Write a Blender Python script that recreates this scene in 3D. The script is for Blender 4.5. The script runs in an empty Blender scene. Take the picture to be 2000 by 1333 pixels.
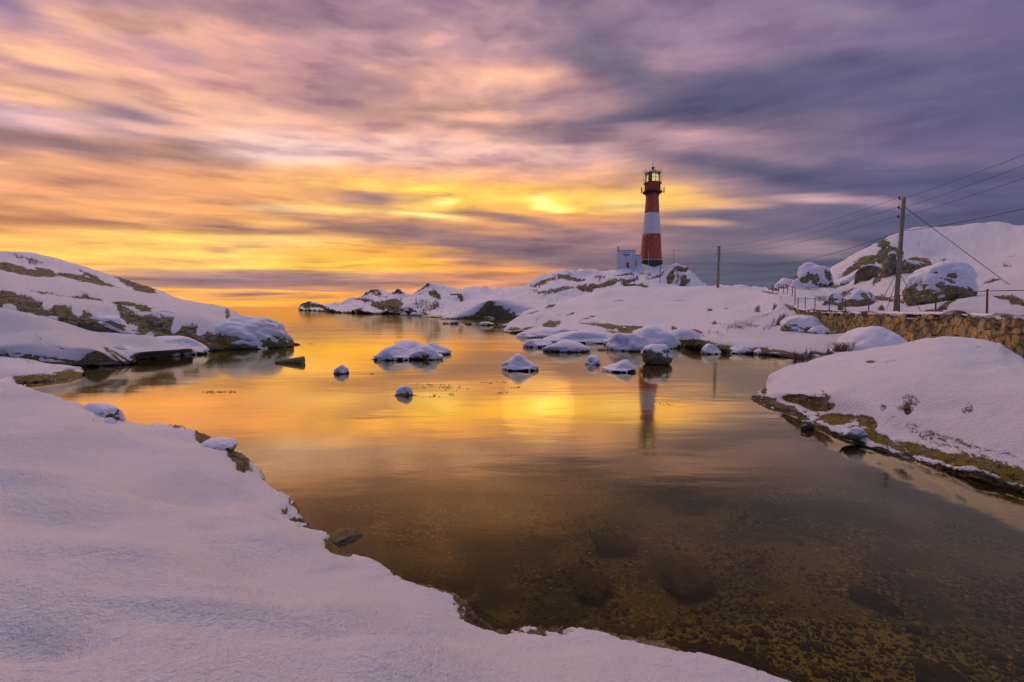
import bpy, bmesh, math, random
import numpy as np
from mathutils import Vector, Matrix
random.seed(7); RNG = np.random.RandomState(11)
R = math.radians
scene = bpy.context.scene
COL = scene.collection

# ------------------------------------------------------------------ camera
CAMH = 2.2
PITCH = R(4.34)
FPX = 889.0                       # focal length in pixels of the 2000 px wide photograph (16 mm on 36 mm)
cam = bpy.data.cameras.new('camera'); cam.lens = 16.0; cam.sensor_width = 36.0
cam.clip_start = 0.05; cam.clip_end = 60000
camo = bpy.data.objects.new('camera', cam); COL.objects.link(camo)
camo.location = (0, 0, CAMH); camo.rotation_euler = (math.pi/2 - PITCH, 0, 0)
scene.camera = camo
scene.view_settings.view_transform = 'Standard'; scene.view_settings.look = 'None'
scene.view_settings.exposure = 0.0; scene.view_settings.gamma = 1.0
scene.cycles.max_bounces = 6; scene.cycles.transparent_max_bounces = 8
scene.cycles.caustics_reflective = False; scene.cycles.caustics_refractive = False

def raydir(px, py):
    dx = (px-1000.0)/FPX; dy = -(py-666.5)/FPX
    return (dx, math.cos(PITCH)+dy*math.sin(PITCH), -math.sin(PITCH)+dy*math.cos(PITCH))
def at(px, py, Y):                # the point seen at a pixel, Y metres ahead
    d = raydir(px, py); t = Y/d[1]
    return Vector((d[0]*t, Y, CAMH+d[2]*t))
def onz(px, py, Z=0.0):           # the point seen at a pixel that lies at height Z
    d = raydir(px, py); t = (Z-CAMH)/d[2]
    return Vector((d[0]*t, d[1]*t, Z))
def topx(X, Y, Z):                # back to pixels, arrays allowed
    c, s = math.cos(PITCH), math.sin(PITCH); z = Z-CAMH
    f = np.maximum(Y*c - z*s, 1e-3); u = Y*s + z*c
    return 1000+FPX*X/f, 666.5-FPX*u/f
def lin(c):
    return tuple(((x/255.0)/12.92 if x/255.0 <= 0.04045 else ((x/255.0+0.055)/1.055)**2.4) for x in c)

# ------------------------------------------------------------------ node helper
class NT:
    def __init__(s, tree): s.t = tree; s.n = tree.nodes; s.l = tree.links
    def new(s, typ, **kw):
        nd = s.n.new(typ)
        for k, v in kw.items(): setattr(nd, k, v)
        return nd
    def put(s, sock, v):
        if isinstance(v, bpy.types.NodeSocket): s.l.new(v, sock)
        elif v is not None: sock.default_value = v
    def math(s, op, a, b=None, c=None, clamp=False):
        nd = s.new('ShaderNodeMath', operation=op, use_clamp=clamp)
        s.put(nd.inputs[0], a)
        if b is not None: s.put(nd.inputs[1], b)
        if c is not None: s.put(nd.inputs[2], c)
        return nd.outputs[0]
    def vm(s, op, a, b=None, c=None):
        nd = s.new('ShaderNodeVectorMath', operation=op)
        s.put(nd.inputs[0], a)
        if b is not None: s.put(nd.inputs[1], b)
        if c is not None: s.put(nd.inputs[2], c)
        return nd.outputs['Value'] if op in ('LENGTH', 'DOT_PRODUCT', 'DISTANCE') else nd.outputs[0]
    def xyz(s, x, y, z=0.0):
        nd = s.new('ShaderNodeCombineXYZ')
        for i, v in enumerate((x, y, z)): s.put(nd.inputs[i], v)
        return nd.outputs[0]
    def mix(s, f, a, b, blend='MIX'):
        nd = s.new('ShaderNodeMixRGB', blend_type=blend)
        s.put(nd.inputs[0], f)
        for i, v in ((1, a), (2, b)):
            if isinstance(v, (tuple, list)) and len(v) == 3: v = (*v, 1)
            s.put(nd.inputs[i], v)
        return nd.outputs[0]
    def noise(s, vec, scale, detail=4.0, rough=0.55, dist=0.0, out=0):
        nd = s.new('ShaderNodeTexNoise'); s.put(nd.inputs['Vector'], vec)
        nd.inputs['Scale'].default_value = scale; nd.inputs['Detail'].default_value = detail
        nd.inputs['Roughness'].default_value = rough; nd.inputs['Distortion'].default_value = dist
        return nd.outputs[out]
    def step(s, v, a, b, c=0.0, d=1.0):
        nd = s.new('ShaderNodeMapRange', interpolation_type='SMOOTHSTEP')
        s.put(nd.inputs[0], v)
        for i, q in enumerate((a, b, c, d)): s.put(nd.inputs[i+1], q)
        return nd.outputs[0]
    def ramp(s, f, stops, interp='LINEAR'):
        nd = s.new('ShaderNodeValToRGB'); cr = nd.color_ramp; cr.interpolation = interp
        while len(cr.elements) < len(stops): cr.elements.new(0.5)
        for e, (p, c) in zip(cr.elements, stops): e.position = p; e.color = (*c, 1)
        s.put(nd.inputs[0], f); return nd.outputs[0]

# ------------------------------------------------------------------ the sky: sunset behind wind-drawn cloud
SUN_AZ, SUN_EL = R(3.3), R(12.5)
w = bpy.data.worlds.new('World'); scene.world = w; w.use_nodes = True
W = NT(w.node_tree); W.n.clear()
def azel(px, py):
    d = raydir(px, py); return math.atan2(d[0], d[1]), math.atan2(d[2], math.hypot(d[0], d[1]))
gen = W.new('ShaderNodeTexCoord').outputs['Generated']
sep = W.new('ShaderNodeSeparateXYZ'); W.l.new(gen, sep.inputs[0])
az = W.math('ARCTAN2', sep.outputs[0], sep.outputs[1])
el = W.math('ARCSINE', sep.outputs[2])
lel = W.math('LOGARITHM', W.math('MAXIMUM', W.math('ADD', el, 0.11), 0.02), math.e)
# clouds drawn out along the wind: the streaks sag towards the middle of the bay
sag = W.math('MULTIPLY_ADD', W.math('MULTIPLY', az, az), 0.12, lel)
base = W.xyz(az, sag, 0.0)
wn = W.noise(W.vm('MULTIPLY', base, (1.5, 2.6, 1)), 1.0, 3.0, 0.5, 0, 1)
wn = W.vm('SUBTRACT', wn, (0.5, 0.5, 0.5))
hshade = W.step(el, 0.0, 0.16, 0.45, 1.0)
warp = W.vm('MULTIPLY', wn, (0.20, 0.16, 0))
basew = W.vm('ADD', base, warp)
wn2 = W.vm('SUBTRACT', W.noise(W.vm('MULTIPLY', base, (2.2, 7.0, 1)), 1.0, 4.0, 0.55, 0, 1), (0.5, 0.5, 0.5))
azelv = W.vm('ADD', W.xyz(az, el, 0.0), W.vm('MULTIPLY', W.vm('MULTIPLY', wn2, W.xyz(hshade, hshade, 0.0)), (0.15, 0.045, 0)))
sep2 = W.new('ShaderNodeSeparateXYZ'); W.l.new(azelv, sep2.inputs[0])
azw, elw = sep2.outputs[0], sep2.outputs[1]
ROWS = {
 -150: [(-60,(150,125,170)),(0,(165,135,165)),(90,(228,172,155)),(190,(180,148,172)),(280,(168,132,138)),(350,(226,165,130)),(425,(222,155,112)),(475,(255,205,110)),(530,(245,175,95)),(600,(240,150,90))],
 420: [(0,(165,132,155)),(100,(190,148,155)),(190,(215,165,158)),(290,(240,195,165)),(350,(236,172,125)),(420,(240,175,105)),(470,(254,212,115)),(522,(252,205,110)),(552,(165,132,128)),(588,(255,180,85)),(602,(235,165,100))],
 820: [(0,(155,128,155)),(90,(185,150,162)),(180,(190,150,148)),(300,(228,180,170)),(350,(236,176,125)),(390,(254,205,100)),(430,(215,160,115)),(470,(200,150,105)),(515,(253,180,75)),(540,(190,140,125)),(585,(250,165,80)),(602,(230,160,100))],
 1130: [(0,(150,128,155)),(110,(158,132,152)),(190,(178,145,155)),(270,(150,125,140)),(320,(208,165,165)),(360,(225,170,130)),(390,(254,195,95)),(430,(225,160,115)),(480,(140,112,122)),(530,(180,130,110)),(600,(150,120,120))],
 1420: [(0,(135,118,150)),(90,(150,128,155)),(150,(118,108,138)),(220,(92,90,118)),(300,(150,127,148)),(350,(115,104,132)),(400,(140,120,142)),(470,(112,103,128)),(530,(92,92,115)),(600,(82,88,108))],
 1900: [(0,(112,104,140)),(90,(120,108,142)),(200,(98,95,130)),(300,(112,102,138)),(400,(96,92,126)),(480,(76,80,108)),(600,(80,84,110))],
}
cols = []
ELMAX = 1.6; EL0 = -0.1
for px in sorted(ROWS):
    stops = []
    for py, c in sorted(ROWS[px], key=lambda q: -q[0]):
        stops.append(((azel(px, py)[1]-EL0)/(ELMAX-EL0), lin(c)))
    stops = [(p, c) for p, c in stops if p > 0]
    stops.append((0.60, lin((150, 135, 175)))); stops.append((1.0, lin((168, 155, 200))))
    f = W.math('DIVIDE', W.math('SUBTRACT', elw, EL0), ELMAX-EL0, clamp=True)
    cols.append((azel(px, 400)[0], W.ramp(f, stops)))
cur = cols[0][1]
for (a0, c0), (a1, c1) in zip(cols, cols[1:]):
    cur = W.mix(W.step(azw, a0, a1), cur, c1)
# (px, py, rx, ry, tilt, colour, strength): cloud masses and bright openings
BL = [
 (230,50,150,38,8,(240,190,160),.75),(420,60,110,50,0,(232,180,165),.6),(60,110,120,28,8,(236,185,155),.6),(150,135,160,14,6,(245,200,165),.5),
 (290,95,80,22,14,(150,125,160),.55),(20,15,90,30,20,(130,115,155),.7),(120,155,160,14,14,(150,125,155),.6),(180,215,170,18,13,(140,122,150),.75),
 (40,185,120,20,8,(240,190,150),.65),(190,180,120,16,4,(236,185,160),.6),(380,200,110,22,4,(244,195,165),.6),(60,240,100,22,8,(190,168,190),.7),(190,255,120,16,6,(214,178,190),.7),
 (120,278,230,17,6,(140,115,120),.85),(380,292,150,17,8,(165,130,118),.75),(60,320,140,16,4,(226,170,130),.6),
 (520,240,120,16,3,(242,195,175),.7),(560,290,120,24,0,(245,215,215),.75),(740,298,170,20,0,(236,200,195),.8),(940,300,200,18,0,(232,190,185),.7),(640,255,80,16,6,(190,150,150),.5),
 (500,215,60,14,0,(205,165,160),.6),(700,160,120,50,-18,(150,125,140),.55),(730,100,120,35,-10,(195,155,165),.5),(560,110,140,34,0,(195,152,160),.4),
 (830,80,160,40,-6,(190,155,165),.6),(560,30,260,28,0,(140,118,140),.6),(1000,148,170,24,-2,(232,180,165),.85),(1020,155,90,12,0,(245,195,170),.6),(860,215,120,16,-8,(165,135,130),.6),
 (900,185,90,14,-8,(206,165,165),.5),(980,232,90,10,0,(225,178,160),.7),(1000,255,130,10,5,(175,142,140),.6),
 (1190,85,130,45,12,(92,94,125),.95),(1130,60,100,30,10,(150,128,152),.4),(1300,60,110,30,0,(155,132,162),.6),(1250,150,120,45,20,(112,104,132),.7),(1380,110,90,30,0,(170,142,165),.7),
 (1230,235,190,22,-14,(105,98,122),.9),(1420,200,200,32,-10,(88,88,118),.85),(1150,270,120,12,-6,(150,125,140),.6),(1330,270,120,12,2,(188,152,165),.75),(1430,315,150,16,6,(165,138,158),.6),
 (1600,75,200,20,5,(150,126,155),.6),(1650,35,120,14,5,(150,128,152),.4),(1500,150,260,28,-4,(95,93,125),.7),(1750,165,250,40,-4,(98,95,130),.6),(1840,25,160,30,-20,(128,115,150),.6),
 (1500,345,260,22,5,(92,90,118),.85),(1800,350,250,28,0,(94,92,126),.6),(1790,310,170,14,3,(128,112,142),.6),(1600,394,90,9,2,(205,165,175),.9),(1720,400,110,9,4,(160,135,158),.6),
 (1700,430,200,18,5,(90,90,120),.6),(1400,400,60,12,4,(225,175,150),.5),(1330,380,80,22,2,(252,195,120),.9),(1310,388,50,12,0,(255,215,110),.8),(1400,360,100,14,4,(170,138,148),.5),
 (1400,430,90,12,4,(112,103,125),.7),(1350,440,60,8,4,(235,180,140),.6),(1560,485,80,14,3,(165,140,152),.85),(1420,480,100,12,2,(125,110,130),.6),(1400,545,220,30,0,(88,90,112),.8),
 (950,386,330,13,2,(255,206,105),.55),(760,372,160,10,2,(255,214,110),.5),(1150,385,200,10,2,(255,200,110),.5),(560,470,200,10,2,(255,216,110),.5),
 (846,370,42,7,-4,(255,242,120),.9),(835,397,60,7,5,(255,242,120),.85),(862,392,24,6,0,(255,250,170),.9),(1040,384,55,9,10,(255,244,120),.9),(1085,404,50,6,8,(255,244,120),.85),(1046,391,24,8,18,(255,252,205),1.0),(1075,405,26,6,8,(255,255,190),.9),
 (960,375,110,14,0,(255,215,100),.7),(1180,398,90,14,0,(255,225,110),.85),(1225,400,50,9,0,(255,235,140),.8),(840,420,60,7,6,(255,240,160),.8),(660,412,90,9,0,(255,230,130),.85),(560,410,60,10,0,(255,236,165),.7),
 (720,388,90,12,3,(150,120,125),.85),(800,395,40,8,10,(240,190,110),.4),(960,420,90,10,8,(165,128,112),.8),(1020,432,70,9,12,(150,120,122),.8),
 (620,432,60,10,6,(170,128,118),.7),(760,452,150,17,5,(155,122,110),.9),(930,478,180,21,8,(138,112,122),.95),(1080,498,150,18,5,(122,103,118),.9),(1180,470,120,20,5,(150,122,135),.7),(950,518,90,9,8,(140,112,115),.9),(1150,515,90,14,2,(115,100,118),.8),
 (470,445,130,11,4,(170,128,120),.8),(380,425,90,8,3,(200,145,115),.5),(150,432,180,12,4,(195,138,112),.65),(540,435,50,7,0,(255,210,120),.5),(250,380,200,30,6,(218,158,125),.5),(480,395,60,9,8,(180,135,118),.5),
 (430,490,26,4,0,(175,128,110),.9),(550,478,22,4,0,(190,145,115),.7),(220,513,70,7,0,(222,158,100),.8),(520,475,110,12,0,(254,225,140),.7),(640,520,130,12,0,(255,220,90),.8),(700,500,120,14,0,(252,185,85),.6),(400,505,120,14,0,(254,214,120),.6),
 (560,540,130,9,2,(138,115,128),.9),(380,541,120,9,0,(160,130,135),.8),(520,556,220,9,0,(146,120,128),.9),(720,550,160,12,0,(172,135,128),.85),(440,545,90,6,0,(125,108,125),.6),(660,565,160,8,0,(190,140,115),.7),
 (330,568,120,3,0,(255,190,80),.9),(560,580,140,5,0,(205,145,105),.6),(480,576,60,3,0,(140,112,112),.8),(600,572,80,3,3,(255,190,90),.8),(560,590,160,3,0,(255,178,60),.9),(640,577,60,4,4,(250,175,90),.7),
 (900,545,100,10,0,(215,150,110),.6),(830,522,80,8,0,(255,190,80),.8),(1000,530,80,8,3,(240,165,95),.8),
]
def blob_list(a0, a1, e0, e1):
    out = []
    for px, py, rx, ry, tilt, c, k in BL:
        if c[1] > 200 and c[2] < 200 and c[1] < 240: c = (c[0], c[1]*.94, c[2])
        A, E = azel(px, py)
        t = R(tilt); ax, ex = azel(px+rx*math.cos(t), py+rx*math.sin(t)); ay, ey = azel(px, py-ry)
        RX = 2.0*math.hypot(ax-A, ex-E); RY = 2.0*abs(ey-E); ang = math.atan2(ex-E, ax-A)
        wx = RX*abs(math.cos(ang))+RY*abs(math.sin(ang))+0.11; wy = RX*abs(math.sin(ang))+RY*abs(math.cos(ang))+0.03
        if A+wx > a0 and A-wx < a1 and E+wy > e0 and E-wy < e1: out.append((A, E, RX, RY, ang, c, k))
    return out
# fine streaks over everything
s1 = W.noise(W.vm('MULTIPLY', basew, (4.4, 8.5, 1)), 1.0, 5.0, 0.55)
s2 = W.noise(W.vm('ADD', W.vm('MULTIPLY', basew, (9.0, 17.0, 1)), (3.1, 7.7, 0)), 1.0, 3.0, 0.5)
s3 = W.noise(W.vm('MULTIPLY', basew, (11.0, 44.0, 1)), 1.0, 4.0, 0.6)
warmside = W.step(az, 0.75, -0.1)
st = W.math('ADD', W.math('MULTIPLY', s1, 0.56), W.math('ADD', W.math('MULTIPLY', s2, 0.36), W.math('MULTIPLY', s3, 0.08)))
amp = W.math('MULTIPLY_ADD', warmside, 0.5, 0.5)
dk = W.math('MULTIPLY', W.step(st, 0.51, 0.37), amp)
br = W.math('MULTIPLY', W.step(st, 0.49, 0.63), amp)
base_col, base_vec = cur, azelv
def sector(a0, a1, e0, e1):
    cur, av = base_col, base_vec
    for bi, (A, E, RX, RY, ang, c, k) in enumerate(blob_list(a0, a1, e0, e1)):
        if bi % 6 == 0: av = W.vm('MULTIPLY_ADD', cur, (1e-9, 1e-9, 0), av)   # keeps the evaluation order short
        mp = W.new('ShaderNodeMapping', vector_type='TEXTURE')
        mp.inputs['Location'].default_value = (A, E, 0); mp.inputs['Rotation'].default_value = (0, 0, ang)
        mp.inputs['Scale'].default_value = (RX, RY, 1)
        W.l.new(av, mp.inputs[0])
        cc = tuple(q*1.5*m_ for q, m_ in zip(lin(c), (1, .80, .55))) if c[1] > 240 else lin(c)   # thin cloud before the sun
        cur = W.mix(W.step(W.vm('LENGTH', mp.outputs[0]), 1.0, 0.0, 0.0, min(1.0, k*1.25)), cur, cc)
    cur = W.mix(dk, cur, W.mix(1.0, cur, (0.67, 0.65, 0.78), 'MULTIPLY'))
    cur = W.mix(br, cur, W.mix(1.0, cur, (1.42, 1.32, 1.14), 'MULTIPLY'))
    cur = W.mix(warmside, cur, W.mix(1.0, cur, (1.16, 1.06, 0.97), 'MULTIPLY'))
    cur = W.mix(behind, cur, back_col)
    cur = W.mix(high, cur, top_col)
    bg = W.new('ShaderNodeBackground'); W.l.new(cur, bg.inputs[0]); bg.inputs[1].default_value = SKYK
    return bg.outputs[0]
SKYK = 0.97
# behind and above the picture: unseen dusk sky, shaped to light the snow
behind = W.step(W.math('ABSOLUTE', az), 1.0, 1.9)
lobe = W.step(W.vm('DOT_PRODUCT', gen, (-0.22, 0.66, 0.718)), 0.76, 0.98)      # added bright lobe above the view, a softbox for the snow
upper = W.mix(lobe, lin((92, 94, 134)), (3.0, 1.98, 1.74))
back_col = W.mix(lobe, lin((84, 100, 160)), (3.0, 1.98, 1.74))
back_col = W.mix(W.math('MULTIPLY', W.step(az, 1.1, 2.0), W.step(lobe, .3, 0.0)), back_col, lin((152, 150, 188)))  # unseen sky at the right rear, brightened to lift the left headland
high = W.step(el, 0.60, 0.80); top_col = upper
def mixs(f, a, b):
    m = W.new('ShaderNodeMixShader'); W.put(m.inputs[0], f); W.l.new(a, m.inputs[1]); W.l.new(b, m.inputs[2]); return m.outputs[0]
AZS = [-9, -0.42, 0.0, 0.36, 9]; ELS = [-9, 0.16, 9]
rows = []
for e0, e1 in zip(ELS, ELS[1:]):
    q = sector(AZS[0], AZS[1], e0, e1)
    for a0, a1 in zip(AZS[1:], AZS[2:]):
        q = mixs(W.math('GREATER_THAN', az, a0), q, sector(a0, a1, e0, e1))
    rows.append(q)
front = mixs(W.math('GREATER_THAN', el, ELS[1]), rows[0], rows[1])
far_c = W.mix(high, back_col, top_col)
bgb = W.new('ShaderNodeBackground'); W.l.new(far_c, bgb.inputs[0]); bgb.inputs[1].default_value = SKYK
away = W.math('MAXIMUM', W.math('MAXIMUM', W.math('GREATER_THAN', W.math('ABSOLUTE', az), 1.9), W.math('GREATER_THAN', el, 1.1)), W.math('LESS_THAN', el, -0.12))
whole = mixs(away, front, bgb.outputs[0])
sky = W.new('ShaderNodeTexSky', sky_type='NISHITA'); sky.sun_disc = False
sky.sun_elevation = SUN_EL; sky.sun_rotation = SUN_AZ
hs = W.new('ShaderNodeHueSaturation'); hs.inputs['Saturation'].default_value = 0.5; W.l.new(sky.outputs[0], hs.inputs['Color'])
bg2 = W.new('ShaderNodeBackground'); W.l.new(hs.outputs[0], bg2.inputs[0]); bg2.inputs[1].default_value = 0.0003
ad = W.new('ShaderNodeAddShader'); W.l.new(whole, ad.inputs[0]); W.l.new(bg2.outputs[0], ad.inputs[1])
wo = W.new('ShaderNodeOutputWorld'); W.l.new(ad.outputs[0], wo.inputs[0])
w.cycles.sampling_method = 'MANUAL'; w.cycles.sample_map_resolution = 512

sl = bpy.data.lights.new('sun', 'SUN'); sl.energy = 0.006; sl.angle = R(9); sl.color = (1.0, 0.58, 0.14)
so = bpy.data.objects.new('sun', sl); COL.objects.link(so)
sd = Vector((math.sin(SUN_AZ)*math.cos(SUN_EL), math.cos(SUN_AZ)*math.cos(SUN_EL), math.sin(SUN_EL)))
so.rotation_euler = sd.to_track_quat('Z', 'Y').to_euler(); so.location = sd*50

# ------------------------------------------------------------------ noise in numpy
_P = np.random.RandomState(5).permutation(256); _P = np.concatenate([_P, _P, _P])
_G = np.random.RandomState(6).randn(256, 3); _G /= np.linalg.norm(_G, axis=1)[:, None]
def perlin(p):
    p = np.asarray(p, float); i = np.floor(p).astype(int); f = p-i; i &= 255
    u = f*f*f*(f*(f*6-15)+10); r = 0
    for dx in (0, 1):
        for dy in (0, 1):
            for dz in (0, 1):
                h = _P[_P[_P[(i[..., 0]+dx) & 255]+((i[..., 1]+dy) & 255)]+((i[..., 2]+dz) & 255)]
                g = _G[h]; d = f-np.array([dx, dy, dz])
                wt = (u[..., 0] if dx else 1-u[..., 0])*(u[..., 1] if dy else 1-u[..., 1])*(u[..., 2] if dz else 1-u[..., 2])
                r = r+wt*(g*d).sum(-1)
    return r*1.6
def fbm(p, octs=4, gain=0.5):
    p = np.asarray(p, float); a, r = 1.0, 0
    for o in range(octs):
        r = r+a*perlin(p*(2.03**o)+o*17.3); a *= gain
    return r
def ridged(p, octs=4):
    p = np.asarray(p, float); a, r = 1.0, 0
    for o in range(octs):
        r = r+a*(1-2.2*np.abs(perlin(p*(2.03**o)+o*31.7))); a *= 0.5
    return r*0.5
def smooth(x, a, b):
    t = np.clip((x-a)/(b-a), 0, 1); return t*t*(3-2*t)

# ------------------------------------------------------------------ mesh helpers
def link(name, me, mat=None, parent=None):
    o = bpy.data.objects.new(name, me); COL.objects.link(o)
    if mat: me.materials.append(mat)
    if parent: o.parent = parent
    return o
def tag(o, label=None, cat=None, group=None, kind=None):
    for k, v in (('label', label), ('category', cat), ('group', group), ('kind', kind)):
        if v: o[k] = v
    return o
def empty(name, loc, label, cat, group=None, rz=0):
    o = bpy.data.objects.new(name, None); COL.objects.link(o); o.location = loc; o.rotation_euler = (0, 0, rz)
    o.empty_display_size = 0.2
    return tag(o, label, cat, group)
def mesh_np(name, V, F, shade=True, attrs=None):
    me = bpy.data.meshes.new(name); V = np.asarray(V, np.float32); F = np.asarray(F, np.int32)
    me.vertices.add(len(V)); me.vertices.foreach_set('co', V.ravel())
    k = F.shape[1]; me.loops.add(F.size); me.loops.foreach_set('vertex_index', F.ravel())
    me.polygons.add(len(F)); me.polygons.foreach_set('loop_start', np.arange(0, F.size, k, dtype=np.int32))
    me.polygons.foreach_set('loop_total', np.full(len(F), k, np.int32))
    me.update(calc_edges=True); me.validate()
    for nm, arr in (attrs or {}).items():
        arr = np.asarray(arr, np.float32)
        if arr.ndim == 1:
            at_ = me.attributes.new(nm, 'FLOAT', 'POINT'); at_.data.foreach_set('value', arr)
        else:
            at_ = me.attributes.new(nm, 'FLOAT_VECTOR', 'POINT'); at_.data.foreach_set('vector', arr.ravel())
    me.polygons.foreach_set('use_smooth', np.full(len(F), shade)); return me
def gridfaces(nr, nc, flip=False):
    a = np.arange(nr*nc).reshape(nr, nc)
    q = np.stack([a[:-1, :-1], a[:-1, 1:], a[1:, 1:], a[1:, :-1]], -1).reshape(-1, 4)
    return q[:, ::-1] if flip else q
def normals(P):
    du = np.gradient(P, axis=1); dv = np.gradient(P, axis=0)
    n = np.cross(du, dv); n /= np.maximum(np.linalg.norm(n, axis=2), 1e-9)[..., None]
    return n
def pchip(xs, ys, x):
    xs = np.asarray(xs, float); ys = np.asarray(ys, float)
    h = np.diff(xs); shp = (-1,)+(1,)*(ys.ndim-1); hh = h.reshape(shp)
    d = np.diff(ys, axis=0)/hh; m = np.zeros_like(ys)
    if len(xs) > 2:
        same = d[:-1]*d[1:] > 0
        m[1:-1] = np.where(same, 2*d[:-1]*d[1:]/np.where(same, d[:-1]+d[1:], 1), 0)
    m[0] = d[0]; m[-1] = d[-1]
    k = np.clip(np.searchsorted(xs, x, side='right')-1, 0, len(xs)-2)
    t = ((x-xs[k])/h[k]).reshape(shp); H = h[k].reshape(shp)
    return (2*t**3-3*t**2+1)*ys[k]+(t**3-2*t**2+t)*H*m[k]+(-2*t**3+3*t**2)*ys[k+1]+(t**3-t**2)*H*m[k+1]

# ------------------------------------------------------------------ materials
MATS = {}
def material(name):
    m = bpy.data.materials.new(name); m.use_nodes = True; t = NT(m.node_tree); t.n.clear()
    out = t.new('ShaderNodeOutputMaterial'); b = t.new('ShaderNodeBsdfPrincipled'); t.l.new(b.outputs[0], out.inputs[0])
    MATS[name] = m; return m, t, b
def coords(t): return t.new('ShaderNodeTexCoord').outputs['Object']
def wpos(t): return t.new('ShaderNodeNewGeometry').outputs['Position']
def bump(t, h, dist, strength=1.0, normal=None):
    b = t.new('ShaderNodeBump'); b.inputs['Strength'].default_value = strength; b.inputs['Distance'].default_value = dist
    t.put(b.inputs['Height'], h)
    if normal: t.l.new(normal, b.inputs['Normal'])
    return b.outputs[0]
def simple(name, c, rough=0.6, metal=0.0, var=0.25, scale=6.0, bmp=0.0, spec=0.5):
    m, t, b = material(name); p = coords(t)
    n = t.noise(p, scale, 5, 0.6)
    dark = tuple(x*(1-var) for x in c); lite = tuple(min(1, x*(1+var)) for x in c)
    t.put(b.inputs['Base Color'], t.mix(t.step(n, 0.3, 0.7), (*dark, 1), (*lite, 1)))
    t.put(b.inputs['Roughness'], t.math('MULTIPLY_ADD', n, 0.25, rough-0.12)); b.inputs['Metallic'].default_value = metal
    b.inputs['Specular IOR Level'].default_value = spec
    if bmp: t.put(b.inputs['Normal'], bump(t, t.noise(p, scale*4, 5, 0.65), bmp))
    return m

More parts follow.
